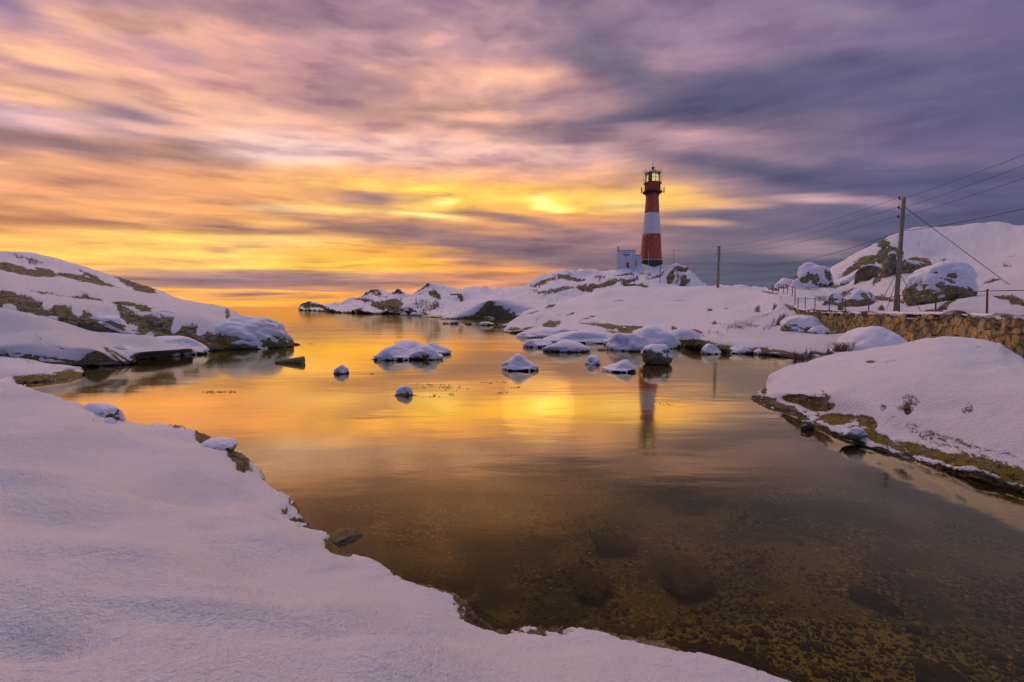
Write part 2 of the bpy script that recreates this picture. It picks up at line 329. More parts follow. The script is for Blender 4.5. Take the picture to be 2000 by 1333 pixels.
def land_material(name, s=1.0, algae=1.0, wet=0.07, grain=1.0, tint=(1, 1, 1)):
    """snow lying on bedrock; 'rock' tells where the rock is bare; s = size of the rock's pattern in metres"""
    m, t, b = material(name); p = wpos(t)
    at_ = t.new('ShaderNodeAttribute', attribute_name='rock').outputs['Fac']
    geo = t.new('ShaderNodeNewGeometry'); sp = t.new('ShaderNodeSeparateXYZ'); t.l.new(geo.outputs['Position'], sp.inputs[0]); z = sp.outputs[2]
    sn = t.new('ShaderNodeSeparateXYZ'); t.l.new(geo.outputs['Normal'], sn.inputs[0])
    n1 = t.noise(p, 9/s, 6, 0.7); n2 = t.noise(p, 2.2/s, 5, 0.6); n3 = t.noise(p, 40/s, 4, 0.7)
    # thin snow caught in the grain of the rock
    f = t.math('ADD', at_, t.math('MULTIPLY', t.math('SUBTRACT', n1, 0.5), 0.9))
    f = t.math('ADD', f, t.math('MULTIPLY', t.math('SUBTRACT', n3, 0.5), 0.5))
    mask0 = t.step(f, 0.44, 0.56)
    # rock
    st = t.noise(t.vm('MULTIPLY', p, (1, 1, 3.5)), 1.6/s, 6, 0.65, 0.6)
    rc = t.ramp(st, [(0.30, (0.070, 0.058, 0.030)), (0.43, (0.28, 0.235, 0.105)), (0.6, (0.42, 0.35, 0.165)), (0.8, (0.50, 0.44, 0.26))])
    rc = t.mix(t.step(n2, 0.45, 0.7), rc, t.mix(1.0, rc, (0.75, 0.80, 0.95), 'MULTIPLY'))
    vor = t.new('ShaderNodeTexVoronoi', feature='DISTANCE_TO_EDGE'); t.put(vor.inputs['Vector'], t.vm('ADD', t.vm('MULTIPLY', p, (1, 1, 1.8)), t.vm('MULTIPLY', t.noise(p, 2/s, 4, 0.6, 0, 1), (0.8*s, 0.8*s, 0.8*s)))); vor.inputs['Scale'].default_value = 0.9/s
    crack = t.step(vor.outputs['Distance'], 0.0, 0.05)
    ledge = t.step(t.noise(t.vm('MULTIPLY', p, (1, 1, 5.5)), 1.3/s, 4, 0.6, 0.4), 0.55, 0.63)
    rc = t.mix(crack, t.mix(1.0, rc, (0.25, 0.25, 0.25), 'MULTIPLY'), rc)
    zz = t.math('ADD', z, t.math('MULTIPLY', t.math('SUBTRACT', n2, 0.5), -4*wet))
    alg = t.math('MULTIPLY', t.math('MULTIPLY', t.step(zz, wet*0.8, wet*1.6), t.step(zz, wet*7.0, wet*3.0)), t.math('MULTIPLY', t.step(n1, 0.28, 0.55), algae))
    rc = t.mix(alg, rc, t.mix(n3, (0.16, 0.13, 0.012), (0.52, 0.38, 0.03)))
    wetm = t.step(zz, wet*1.5, wet*0.7)
    rc = t.mix(wetm, rc, t.mix(n1, (0.045, 0.040, 0.025), (0.15, 0.125, 0.065)))
    if tint != (1, 1, 1): rc = t.mix(1.0, rc, tint, 'MULTIPLY')
    # snow, also caught on the ledges of the rock
    mask = t.math('SUBTRACT', mask0, t.math('MULTIPLY', t.math('MULTIPLY', mask0, ledge), t.step(n1, 0.42, 0.60)), clamp=True)
    sc = t.mix(t.noise(p, 3.0, 4, 0.6), (0.80, 0.82, 0.86), (0.88, 0.89, 0.92))
    t.put(b.inputs['Base Color'], t.mix(mask, sc, rc))
    t.put(b.inputs['Roughness'], t.mix(mask, (0.62, 0.62, 0.62), t.mix(wetm, (0.85, 0.85, 0.85), (0.25, 0.25, 0.25))))
    b.inputs['Specular IOR Level'].default_value = 0.35
    hs_ = t.math('ADD', t.math('MULTIPLY', t.noise(p, 26, 5, 0.62), 0.55), t.math('MULTIPLY', t.noise(p, 90, 3, 0.6), 0.30))
    hs_ = t.math('ADD', hs_, t.math('MULTIPLY', t.noise(t.vm('MULTIPLY', p, (1, 1.6, 1)), 6, 3, 0.5), 0.40))
    hs_ = t.math('MULTIPLY', hs_, 0.060*grain)
    hr = t.math('ADD', t.math('MULTIPLY', n1, 0.22*s), t.math('ADD', t.math('MULTIPLY', st, 0.35*s), t.math('MULTIPLY', n3, 0.06*s)))
    hr = t.math('ADD', hr, t.math('MULTIPLY', crack, 0.12*s))
    h = t.new('ShaderNodeMix'); h.data_type = 'FLOAT'; t.put(h.inputs[0], mask); t.put(h.inputs[2], hs_); t.put(h.inputs[3], hr)
    t.put(b.inputs['Normal'], bump(t, t.math('ADD', h.outputs[0], t.math('MULTIPLY', mask, -0.02*s)), 1.0))
    return m

# ------------------------------------------------------------------ land built from traced lines, each point at its own distance
def line(pts, n, default=None):
    """pts: (px, py, ('z', Z) | ('y', Y)) or (None, X, Y, Z); n columns evenly spread over px"""
    P = []; xs = []
    for q in pts:
        if q[0] is None: P.append(Vector(q[1:4])); xs.append(None)
        else:
            m_, v = q[2] if len(q) > 2 else default
            P.append(at(q[0], q[1], v) if m_ == 'y' else onz(q[0], q[1], v)); xs.append(q[0])
    if xs[0] is None: xs = list(np.linspace(0, 1, len(P)))
    P = np.array([tuple(p) for p in P]); xs = np.array(xs, float)
    s = np.linspace(xs[0], xs[-1], n)
    return pchip(xs, P, s)
def zz(l): return [(a, b, ('z', c)) for a, b, c in l]
def yy(l): return [(a, b, ('y', c)) for a, b, c in l]

def land(name, mat, lines, ncol, shape=None, lump=None, patches=(), bumps=(), slope=(0.55, 0.25), band=0.12, snow=0.06, seed=0, rockamp=0.15, rockscale=1.0, kind='structure', label=None, pix=2.6, maxrow=60, bandnoise=1.5, dust=0.0, settle=1.0):
    L = [line(q, ncol) for q in lines]
    rows = [0.0]
    for k in range(len(L)-1):
        x0, y0 = topx(*L[k].T); x1, y1 = topx(*L[k+1].T)
        d = np.median(np.hypot(np.clip(x1-x0, -3000, 3000), np.clip(y1-y0, -3000, 3000)))
        m_ = int(np.clip(d/pix, 5, maxrow)); rows += list(k+np.arange(1, m_+1)/m_)
    P = pchip(np.arange(len(L)), np.stack(L), np.array(rows))
    nr, nc = P.shape[:2]
    PX, PY = topx(P[..., 0], P[..., 1], P[..., 2])
    off = seed*13.7
    for (bx, by, rx, ry, am) in bumps:
        g = np.exp(-((PX-bx)/rx)**2-((PY-by)/ry)**2); P[..., 2] += am*g
    if lump:
        for sc, am, kind_ in lump:
            q = P/sc+off; q[..., 2] *= 0.6
            v = fbm(q, 4) if kind_ == 'f' else (ridged(q, 4) if kind_ == 'r' else fbm(q, 2))
            P[..., 2] += am*v
    N = normals(P); N *= np.sign(N[..., 2:3]+1e-9)
    steep = 1-np.abs(N[..., 2])
    q = P/rockscale+off
    nz = fbm(q*1.3, 5, 0.6)
    rock = smooth(steep+0.16*nz, slope[1], slope[0])
    if band > 0: rock = np.maximum(rock, smooth(P[..., 2]+band*bandnoise*0.5*fbm(P/(rockscale*0.6)+off+9, 4, 0.6), band, band*0.55))
    for pt in patches:
        (bx, by, rx, ry, an, am) = pt[:6]
        c, s = math.cos(R(an)), math.sin(R(an)); ux = ((PX-bx)*c+(PY-by)*s)/rx; uy = (-(PX-bx)*s+(PY-by)*c)/ry
        d = np.sqrt(ux**2+uy**2)
        rock = np.clip(np.maximum(rock, am*smooth(d+0.34*nz, 1.30, 0.55)) if am > 0 else rock*(1+am*smooth(d+0.2*nz, 1.15, 0.7)), 0, 1)
    if dust: rock = np.maximum(rock, dust*smooth(nz, 0.15, 0.6))
    rk = smooth(rock, 0.35, 0.6)
    rn = ridged(q*np.array([1.0, 1.0, 1.7])*1.6+3, 5)*0.55+fbm(q*5, 4, 0.6)*0.35
    P = P+N*(rk*rockamp*rn-rk*snow)[..., None]
    N2 = np.abs(normals(P)[..., 2])
    attr = np.clip(rock*0.95-0.26*smooth(N2, .62, .97)*smooth(rock, 0, .5)*settle+0.06, 0, 1)
    me = mesh_np(name, P.reshape(-1, 3), gridfaces(nr, nc), True, {'rock': attr.ravel()})
    o = link(name, me, mat)
    tag(o, label=label, kind=kind)
    return o

M_near = land_material('snow_on_shore_rock', 0.35, 1.0, 0.05, 1.0)
M_mid = land_material('snow_on_coastal_rock', 1.0, 0.8, 0.10, 1.6)
M_far = land_material('snow_on_far_rock', 3.0, 0.5, 0.25, 2.0)

# foreground bank, snow covered
A_edge = [(-300,725,.85),(-100,738,.80),(0,745,.75),(40,756,.72),(78,772,.68),(130,800,.55),(170,812,.50),(215,835,.42),(260,842,.40),(300,845,.38),(345,850,.34),(390,858,.30),(430,876,.28),(470,897,.24),(495,925,.22),(560,960,.22),(600,985,.20),(640,1012,.18),(662,1045,.18),(690,1060,.18),(740,1095,.17),(765,1113,.16),(850,1138,.16),(905,1155,.15),(950,1174,.15),(985,1184,.16),(1040,1181,.17),(1120,1200,.16),(1200,1225,.14),(1280,1250,.14),(1360,1281,.13),(1430,1303,.13),(1530,1333,.12),(1700,1385,.12),(2000,1470,.1)]
land('foreground_bank', M_near, [
    [(None,-14,-9,1.6),(None,-4,-9,1.4),(None,5,-9,.8)],
    [(None,-9,-2.5,1.3),(None,-2,-2.5,1.0),(None,2.5,-2.0,.4)],
    zz([(-1500,2100,1.1),(0,2100,1.05),(900,2100,.85),(1900,2000,.45)]),
    zz([(-900,1400,1.08),(200,1420,1.0),(700,1480,.85),(1300,1530,.6),(1900,1560,.3)]),
    zz([(-600,1120,1.0),(0,1130,.98),(300,1140,.93),(700,1250,.75),(1100,1360,.5),(1400,1440,.4),(1900,1530,.24)]),
    zz([(-400,860,.95),(0,850,.88),(200,920,.78),(450,1010,.60),(650,1110,.48),(900,1225,.38),(1200,1300,.30),(1500,1375,.24),(1950,1500,.18)]),
    zz([(a-3*(1 if a < 500 else 0), b+16, c+.035) for a, b, c in A_edge]),
    zz(A_edge),
    zz([(a+4, b-2, c-.25-(.45*(a < 300))) for a, b, c in A_edge]),
    zz([(a+6, b-14, -.7) for a, b, c in A_edge])],
    760, lump=[(2.6, .20, 's'), (1.0, .08, 's'), (.4, .014, 's')], pix=2.4, maxrow=170,
    bumps=[(480,1085,85,32,-.13),(600,1010,150,22,.05),(75,1275,130,34,-.085),(60,870,180,14,.10),(230,905,150,12,-.06),(330,955,150,16,-.09),(330,905,120,10,.07),(700,1170,160,26,.05),(110,1015,150,18,-.08),(60,960,130,12,.05),(850,1225,140,14,-.04),(560,1140,200,16,.05),(250,1100,200,22,.06),(640,1230,160,20,-.045),(300,1230,150,26,-.03),(400,1190,200,16,.04),(1050,1240,150,14,-.03),(420,1020,90,12,-.05),(560,940,60,10,-.05),(660,1100,60,10,-.04)],
    patches=[(470,903,26,16,35,1.0),(398,858,16,6,15,1.0),(445,877,12,5,20,.9),(662,1035,26,40,-30,1.0),(640,1000,40,9,40,.9),(850,1128,95,12,14,1.0),(945,1165,45,10,20,1.0),(1240,1236,120,8,18,.8),(185,822,30,16,40,.42),(215,830,12,10,20,.45)],
    slope=(.93,.80), band=0.10, snow=0.035, rockamp=.05, rockscale=.35, seed=1)

# left headland: far back ridge, middle ridge with cliffs, low slabs
land('far_left_ridge', M_mid, [
    yy([(-400,640,30),(-100,620,32),(100,610,36),(250,605,40),(400,603,44)]),
    yy([(-400,520,44),(0,530,44),(60,540,45),(140,560,47),(230,572,48),(330,584,50),(400,597,52)]),
    yy([(-400,500,52),(0,512,52),(80,525,53),(160,543,54),(240,560,55),(325,580,56),(400,598,57)]),
    yy([(-400,470,62),(-150,480,62),(0,493,62),(60,498,62),(120,510,62),(200,535,62),(260,553,62),(320,572,62),(360,590,62),(400,602,62)]),
    yy([(-400,500,80),(0,520,80),(200,560,80),(400,606,80)]),
    yy([(-400,640,95),(0,620,95),(400,625,95)])],
    330, lump=[(9, .35, 'f'), (3, .12, 'f')], patches=[(20,523,70,11,14,1),(95,535,30,9,20,1),(170,549,70,10,14,1),(280,565,26,9,15,1),(290,560,20,8,30,.9),(240,545,90,6,24,.75),(185,541,40,4,25,.9),(60,505,60,4,12,.7)],
    slope=(.85,.6), band=.2, snow=.12, rockamp=.35, rockscale=2.5, seed=2, dust=.40)
land('left_headland', M_mid, [
    zz([(-500,760,-.8),(0,730,-.8),(400,704,-.8),(545,694,-.8),(572,676,-.8)]),
    zz([(-400,712,-.05),(0,704,-.05),(250,697,-.05),(390,691,-.05),(430,687,-.05),(500,683,-.05),(540,680,-.05),(562,672,-.05)]),
    yy([(-400,640,18),(0,620,19.5),(110,625,19.8),(180,630,20),(250,650,20.6),(390,676,22),(430,680,22.6),(500,679,23.8),(540,675,24.8),(561,668,26)]),
    yy([(-400,600,19.5),(0,583,21),(60,588,21),(120,598,21.5),(200,606,22),(240,607,22.5),(300,611,22.8),(350,617,23.2),(400,625,23.6),(440,640,24),(480,661,24.4),(510,668,24.8),(535,668,25.2),(559,667,26.3)]),
    yy([(-400,575,24),(0,560,25),(120,575,25.5),(230,590,26),(330,600,26),(400,608,26.4),(450,620,26.6),(500,640,26.6),(535,658,26.8),(558,665,27)]),
    yy([(-400,505,36),(-150,518,36),(0,528,36),(60,541,35.5),(110,547,35),(200,560,34),(300,576,33),(380,592,32),(435,601,31),(445,604,31),(470,618,30),(490,629,29.5),(520,638,29),(540,650,28.5),(558,662,28)]),
    yy([(-400,560,44),(0,575,44),(200,590,41),(380,606,38),(470,632,34),(520,650,32),(562,668,29)]),
    yy([(-400,660,46),(0,660,46),(300,660,42),(562,672,30)])],
    560, lump=[(5, .16, 'f'), (1.6, .06, 'f')],
    patches=[(50,593,90,17,12,1),(150,615,60,14,14,.95),(245,615,40,16,8,1),(310,640,60,32,8,1),(360,655,95,26,12,1),(440,672,60,16,10,1),(140,627,30,9,10,.8),(100,572,60,4,8,.7),(165,578,35,3.5,8,1),(255,593,45,4.5,10,1),(280,604,22,5,8,.9),(470,640,36,6,30,.5),(505,640,14,6,50,.8),(95,592,16,10,-30,-1),(18,600,14,10,0,-.9),(222,614,14,12,20,-.95),(346,630,10,20,30,-.95),(292,652,10,12,0,-.9),(150,606,12,8,30,-.9),(395,640,10,14,40,-.9),(500,654,30,6,22,.9),(540,655,14,12,40,.65),(180,590,90,9,10,.45),(445,612,6,9,-10,.7)],
    slope=(.72,.5), band=.22, snow=.10, rockamp=.22, rockscale=1.3, seed=3, dust=.36)
land('left_snowfield', M_mid, [
    zz([(-400,770,-.6),(30,760,-.6),(160,740,-.6),(270,724,-.6),(330,712,-.6),(400,700,-.6)]),
    zz([(-400,735,-.02),(0,728,-.02),(80,724,-.02),(160,718,-.02),(265,711,-.02),(272,703,-.02),(330,697,-.02),(385,690,-.02)]),
    zz([(-400,726,.14),(0,716,.14),(80,716,.14),(160,711,.14),(262,704,.15),(272,698,.13),(330,693,.1),(380,688,.06)]),
    yy([(-400,685,15.6),(0,676,15.8),(80,670,16),(150,677,16.4),(200,690,16.6),(240,695,17.2),(290,688,18),(340,684,19),(375,683,20)]),
    yy([(-400,650,17.4),(0,654,17.6),(90,650,17.8),(130,655,18),(200,672,18.2),(245,683,18.4),(290,680,19),(340,676,20),(370,677,20.6)]),
    yy([(-400,602,19.6),(0,606,19.6),(80,617,19.6),(120,630,19.8),(200,650,20),(260,655,20.2),(290,657,20.4),(320,665,21),(360,672,21.4)]),
    yy([(-400,640,22),(0,640,22),(200,665,22),(360,690,23)])],
    420, lump=[(2.4, .06, 's'), (.8, .02, 'f')],
    bumps=[(100,658,80,6,.10),(160,672,60,6,-.06),(250,690,30,6,.05)],
    patches=[(150,708,130,3.0,9,.8),(235,695,60,2.2,30,.9),(90,668,50,2,20,.6),(60,655,30,2,5,.6),(225,697,30,2.5,38,1),(110,712,60,5,5,.7),(265,703,14,6,30,.7),(170,640,8,4,0,.0)],
    slope=(.85,.65), band=.07, snow=.04, rockamp=.08, rockscale=.6, seed=4)
land('left_shore_slab', M_near, [
    zz([(-300,800,-.5),(0,785,-.5),(80,768,-.5),(150,758,-.5),(172,738,-.5)]),
    zz([(-300,765,-.02),(0,754,-.02),(60,750,-.02),(120,747,-.02),(158,740,-.02),(166,730,-.02)]),
    zz([(-300,745,.20),(0,735,.20),(60,733,.19),(110,726,.20),(140,722,.20),(158,724,.15),(165,728,.05)]),
    zz([(-300,730,.36),(0,722,.34),(60,722,.30),(110,720,.26),(140,718,.24),(157,721,.17),(164,727,.04)]),
    zz([(-300,668,.66),(-60,668,.62),(0,672,.60),(30,680,.52),(60,704,.38),(100,713,.30),(140,716,.24),(160,720,.1),(166,726,.0)]),
    zz([(-300,690,-.2),(0,695,-.2),(80,710,-.2),(168,722,-.2)])],
    300, lump=[(1.2, .03, 's'), (.4, .012, 'f')], patches=[(60,741,110,9,-6,1),(130,733,34,12,-10,1),(55,705,16,3,30,.6)], slope=(.85,.6), band=.09, snow=.04, rockamp=.07, rockscale=.35, seed=5)

# the low peninsula and the lighthouse hill
C_top = [(583,604,262),(590,597,258),(605,593,252),(618,592,248),(628,599,240),(650,596,225),(680,588,205),(700,583,195),(730,570,180),(748,569,175),(762,577,168),(775,572,162),(790,576,160),(802,580,158),(820,563,152),(838,557,150),(850,559,150),(870,565,150),(885,568,150),(912,567,150),(925,563,150),(945,566,150),(965,570,150),(975,565,150),(985,569,150),(1005,567,150),(1030,563,148),(1045,550,146),(1060,543,145),(1085,536,145),(1105,533,145),(1130,532,147),(1160,530,150),(1200,526,152),(1235,521,154),(1255,516,156),(1290,515,157),(1320,519,156),(1345,527,154),(1356,540,152),(1370,554,150),(1385,560,150),(1420,562,150),(1500,566,150)]
land('lighthouse_hill', M_far, [
    zz([(582,612,-2.5),(660,618,-2),(800,622,-2),(900,630,-2),(1040,640,-2),(1200,660,-2),(1500,660,-2)]),
    zz([(584,607.2,-.1),(620,609,-.1),(655,612,-.1),(730,615,-.1),(800,615,-.1),(850,619,-.1),(900,622,-.1),(1000,624,-.1),(1100,630,-.1),(1200,635,-.1),(1500,635,-.1)]),
    yy([(584,605,258),(620,603,235),(655,608,155),(690,604,150),(730,606,135),(780,603,130),(840,606,128),(880,610,110),(930,612,100),(1000,612,92),(1050,600,92),(1100,592,100),(1200,585,105),(1300,580,110),(1500,580,120)]),
    yy([(584,604,260),(605,596,250),(655,601,190),(700,593,175),(740,583,160),(790,588,150),(840,578,142),(900,592,135),(950,590,125),(1000,588,115),(1040,574,115),(1100,565,120),(1160,560,125),(1230,560,130),(1300,558,135),(1370,570,140),(1500,575,140)]),
    yy([(583,604.5,261),(605,594,251),(640,599,220),(700,586,190),(740,574,175),(790,580,158),(838,562,149),(900,574,144),(950,575,140),(1000,575,132),(1035,568,136),(1085,545,138),(1150,545,142),(1230,535,146),(1300,530,150),(1350,542,150),(1385,563,148),(1500,568,148)]),
    yy(C_top),
    yy([(a, b+9, d+14) for a, b, d in C_top]),
    yy([(a, 612, d+30) for a, b, d in C_top])],
    900, lump=[(16, 1.3, 'r'), (6, .75, 'f'), (2.4, .32, 'f')], pix=1.5, bumps=[(1275,518,55,12,-1.0),(1222,530,30,8,-.8)],
    patches=[(755,601,34,11,8,1),(770,597,22,8,10,1),(700,608,14,7,0,.8),(830,600,40,12,10,.6),(850,580,18,9,45,.75),(893,583,20,5,28,.9),(600,601,10,5,-20,.9),(715,590,26,4,10,.8),(740,580,20,4,10,.6),(1000,574,50,4,5,.4),
             (1078,552,18,5,0,.7),(1110,547,28,7,6,1),(1130,552,22,5,8,1),(1150,569,26,5,-5,.9),(1200,553,30,4,-8,.9),(1180,560,40,6,-12,.8),(1220,541,22,4.5,-6,1),(1250,536,30,3,10,.6),(1245,563,34,5,6,1),(1330,530,16,6,5,1.2),(1350,530,10,5,20,1.1),(1310,545,8,14,30,.8),(1335,555,7,16,30,.8),(1285,540,30,3,-30,.7),(1210,575,60,4,-15,.8),(1170,548,14,6,0,.7),(1055,560,24,5,-20,.8),(1300,548,60,16,0,.44),(1330,550,34,22,50,.50),(1100,570,70,6,-8,.7),(1060,575,40,4,-5,.7),(930,600,60,5,5,.35),(1230,552,20,4,-20,.9)],
    slope=(.62,.42), band=.5, snow=.35, rockamp=.9, rockscale=6, seed=6, dust=.34)

# low snow mounds between the peninsula and the near dome
def mound(name, wl, top, depth_back, ncol, seed, mat=M_mid, band=.16, patches=(), lump=None, slope=(.8, .6), snow=.06, rockamp=.12, rockscale=.9, mid=0.45, **kw):
    """a low snow covered outcrop: wl = waterline pixels, top = (px, py, Y) skyline"""
    n = 7
    wx = np.array([q[0] for q in wl], float); wy_ = np.array([q[1] for q in wl], float)
    tx = np.array([q[0] for q in top], float); ty = np.array([q[1] for q in top], float); tY = np.array([q[2] for q in top], float)
    xs = np.linspace(tx[0], tx[-1], 21)
    W_ = [onz(x, np.interp(x, wx, wy_), 0) for x in xs]
    T_ = [at(x, np.interp(x, tx, ty), np.interp(x, tx, tY)) for x in xs]
    def ln(f): return [(None, *f(a, b)) for a, b in zip(W_, T_)]
    lines = [ln(lambda a, b: (a.x*.97, a.y*.97, -.4-.3*band)), ln(lambda a, b: (a.x, a.y, -.02)),
             ln(lambda a, b: (a.x+(b.x-a.x)*.08, a.y+(b.y-a.y)*.08, max(.0, b.z)*.30)),
             ln(lambda a, b: (a.x+(b.x-a.x)*mid, a.y+(b.y-a.y)*mid, max(.0, b.z)*.78)),
             ln(lambda a, b: (b.x, b.y, b.z)),
             ln(lambda a, b: (b.x+(b.x-a.x)*.5, b.y+(b.y-a.y)*.5, b.z*.75)),
             ln(lambda a, b: (b.x+(b.x-a.x)*.9, b.y+(b.y-a.y)*.9, -.4))]
    return land(name, mat, lines, ncol, lump=lump or [(1.5, .03, 'f')], band=band, patches=patches, slope=slope, snow=snow, rockamp=rockamp, rockscale=rockscale, seed=seed, **kw)
mound('snow_mound', [(870,624),(960,622),(1060,620)], [(862,622.5,84),(880,617,84),(905,604,84),(935,592,85),(960,587,85),(1000,586,85),(1035,591,85),(1060,600,84),(1090,615,84)], 0, 150, 7, band=.35, lump=[(6,.25,'s'),(2,.08,'f')])
mound('snow_mound', [(825,620),(960,623)], [(822,619,100),(850,612,100),(880,608,98),(920,606,96),(960,612,95),(985,620,94)], 0, 120, 8, band=.35, lump=[(5,.25,'s'),(2,.1,'f')])
# near dome and its shore, running on to the foot of the stone wall
D_wl = [(980,650),(1000,652),(1060,655),(1120,660),(1200,664),(1300,668),(1340,680),(1390,690),(1460,693),(1520,698),(1570,705),(1620,710),(1720,712),(1850,720)]
land('near_snow_dome', M_mid, [
    zz([(a, b+12, -.6) for a, b in D_wl]),
    zz([(a, b, -.03) for a, b in D_wl]),
    yy([(984,644,40),(1025,645,38),(1090,648,35),(1160,649,33),(1240,652,30),(1300,655,28),(1345,670,24),(1400,676,22.5),(1470,682,21.5),(1530,688,20.6),(1580,694,19.8),(1630,698,19.4),(1720,700,19),(1850,705,18.5)]),
    yy([(986,641,42),(1030,636,42),(1100,640,40),(1160,644,38),(1250,644,37),(1320,648,34),(1360,655,30),(1400,656,28),(1470,655,26),(1530,660,25),(1580,666,24),(1630,673,23),(1720,680,22),(1850,690,20)]),
    yy([(990,636,46),(1030,618,50),(1100,617,52),(1200,615,50),(1300,617,48),(1380,622,42),(1440,628,36),(1500,628,34),(1545,632,31),(1600,648,28),(1640,660,25.5),(1720,668,23.5),(1850,680,21)]),
    yy([(1000,630,50),(1040,606,56),(1110,592,62),(1200,585,62),(1300,585,60),(1400,585,56),(1460,588,52),(1510,592,45),(1548,612,38),(1600,645,29),(1640,656,26.2),(1720,664,24),(1850,676,21.4)]),
    yy([(1004,627,52),(1025,609,60),(1060,600,64),(1085,592,68),(1120,582,70),(1160,571,70),(1200,564.5,70),(1245,563.5,70),(1272,568,70),(1292,565,70),(1350,562,68),(1410,560.5,66),(1450,563,62),(1480,566,58),(1520,568,54),(1548,574,50),(1600,640,31),(1640,652,27),(1720,660,24.6),(1850,672,21.8)]),
    yy([(1004,632,60),(1085,602,80),(1200,580,84),(1300,580,84),(1450,578,76),(1548,584,64),(1600,650,36),(1640,660,30),(1720,668,27),(1850,680,24)]),
    yy([(1004,640,80),(1200,630,100),(1450,630,90),(1548,630,75),(1600,680,40),(1850,700,28)])],
    760, lump=[(7, .38, 's'), (2.2, .10, 'f')],
    bumps=[(1060,622,30,6,.3),(1100,632,30,5,.15),(1400,606,20,5,-.12),(1440,640,40,8,.1)],
    patches=[(1005,643,18,7,10,1),(1035,641,20,6,-15,1),(1075,634,22,6,-8,.9),(1055,626,20,3,-25,.6),(1165,638,40,5,14,1.1),(1215,644,45,4,8,1.1),(1330,652,22,11,30,1),(1305,648,30,5,10,.8),(1360,682,40,7,2,1),(1420,688,40,5,0,1),(1400,634,30,4,20,.6),(1470,634,30,3,5,.7),(1500,690,50,5,4,.9),(1560,698,60,6,4,1),(1620,700,50,6,6,1),(1480,622,70,8,-20,.62),(1515,630,30,8,-30,.66),(1450,641,46,5,-5,.66),(1120,648,60,3,4,1.1),(1250,640,50,4,6,1.1),(1080,596,22,1.8,-16,.8),(1420,600,5,3,20,.9),(1330,585,24,1.2,2,.7),(1480,600,6,7,30,.8),(1240,606,16,1.3,-6,.6),(1180,632,30,3,12,1),(1290,655,30,5,0,1.1),(1350,648,26,4,10,1),(1150,620,24,1.6,-14,.9),(1045,612,26,1.8,-18,.9),(1210,587,14,1.3,-4,.9),(1110,612,22,2.2,-15,.8),(1387,603,5,2,0,1),(1395,630,6,5,40,.9),(1513,595,4,8,30,.8),(1415,577,14,2.5,0,.5),(1512,571,30,1.6,4,.8),(1400,650,24,4,5,.6),(1590,668,30,4,10,.3)],
    slope=(.8,.62), band=.16, snow=.10, rockamp=.14, rockscale=1.1, seed=9)

# right: ledge behind the stone wall and the hill above it
WALL = [(1545,597,39),(1553,600,38),(1560,603,36),(1573,605,34),(1592,608,31.5),(1620,610,30),(1651,611,28.5),(1697,611,26.2),(1757,611,22.5),(1830,611,19.5),(1928,615,15.6),(2000,618.5,13.6),(2120,626,11.4),(2300,640,9.5)]
land('hill', M_mid, [
    [(None, *(at(a, 640, d)*1.0).to_tuple()[:2], -.2) for a, b, d in WALL],
    [(None, *(lambda v: (v.x, v.y+.10, v.z-.03))(at(a, b, d))) for a, b, d in WALL],
    [(None, *(lambda v: (v.x+.2, v.y+.8, v.z+.02))(at(a, b, d))) for a, b, d in WALL],
    yy([(1520,572,50),(1560,572,48),(1610,573,46),(1650,585,40),(1680,596,35),(1720,601,31),(1780,603,28),(1850,603,25),(1950,605,22),(2050,610,19),(2300,620,15)]),
    yy([(1520,569,52),(1560,566,51),(1620,565,50),(1650,567,47),(1690,565,43),(1730,567,39),(1780,575,34),(1850,580,31),(1950,575,28),(2050,570,25),(2300,570,20)]),
    yy([(1520,566,54),(1560,560,54),(1620,553,53),(1660,545,50),(1700,538,48),(1740,536,46),(1800,533,44),(1850,528,42),(1950,525,38),(2050,515,34),(2300,500,28)]),
    yy([(1520,563,56),(1560,555,56),(1610,540,55),(1640,528,54),(1680,510,53),(1730,497,52),(1800,499,51),(1850,503,50),(1950,500,46),(2050,485,42),(2300,450,36)]),
    yy([(1520,562,57),(1545,557,58),(1570,552,58),(1600,540,58),(1632,524,58),(1660,508,58),(1690,490,58),(1725,470,59),(1750,457,60),(1800,447,62),(1860,443,62),(1900,438.5,62),(1950,438,62),(1985,442,60),(2100,436,56),(2300,420,50)]),
    yy([(1520,572,66),(1632,540,70),(1750,480,76),(1860,462,78),(2000,462,76),(2300,450,66)]),
    yy([(1520,640,80),(1750,640,100),(2000,640,100),(2300,640,90)])],
    640, lump=[(8, .45, 's'), (2.6, .16, 'f')],
    bumps=[(1700,540,60,10,.4)],
    patches=[(1725,478,12,14,60,1),(1725,505,16,20,20,1),(1680,524,45,16,-28,1),(1745,494,22,9,10,1),(1790,518,40,15,4,1),(1745,522,22,16,0,1),(1835,520,28,6,-8,.9),(1690,543,24,8,-8,1),(1715,548,16,5,-30,.9),(1615,578,34,7,8,.6),(1640,585,36,8,5,.8),(1650,572,30,5,-20,.7),(1710,582,60,5,4,.75),(1760,590,40,3,5,.5),(1960,585,70,9,5,.46),(1975,592,50,4,8,.9),(1900,606,30,3,0,.5),(1850,600,60,5,-28,.95),(1805,611,30,4,-10,.8),(1945,553,30,6,-15,.8),(1990,484,20,3,8,.7),(1978,503,10,2,0,.8),(1970,520,12,2,0,.8),(1955,484,8,2,0,.7),(1580,566,30,6,0,.6),(1800,476,12,1.5,-15,.6),(1815,552,30,3,-8,.7),(1640,560,24,6,-20,.7)],
    slope=(.86,.72), band=-5, snow=.14, rockamp=.28, rockscale=1.6, seed=10)

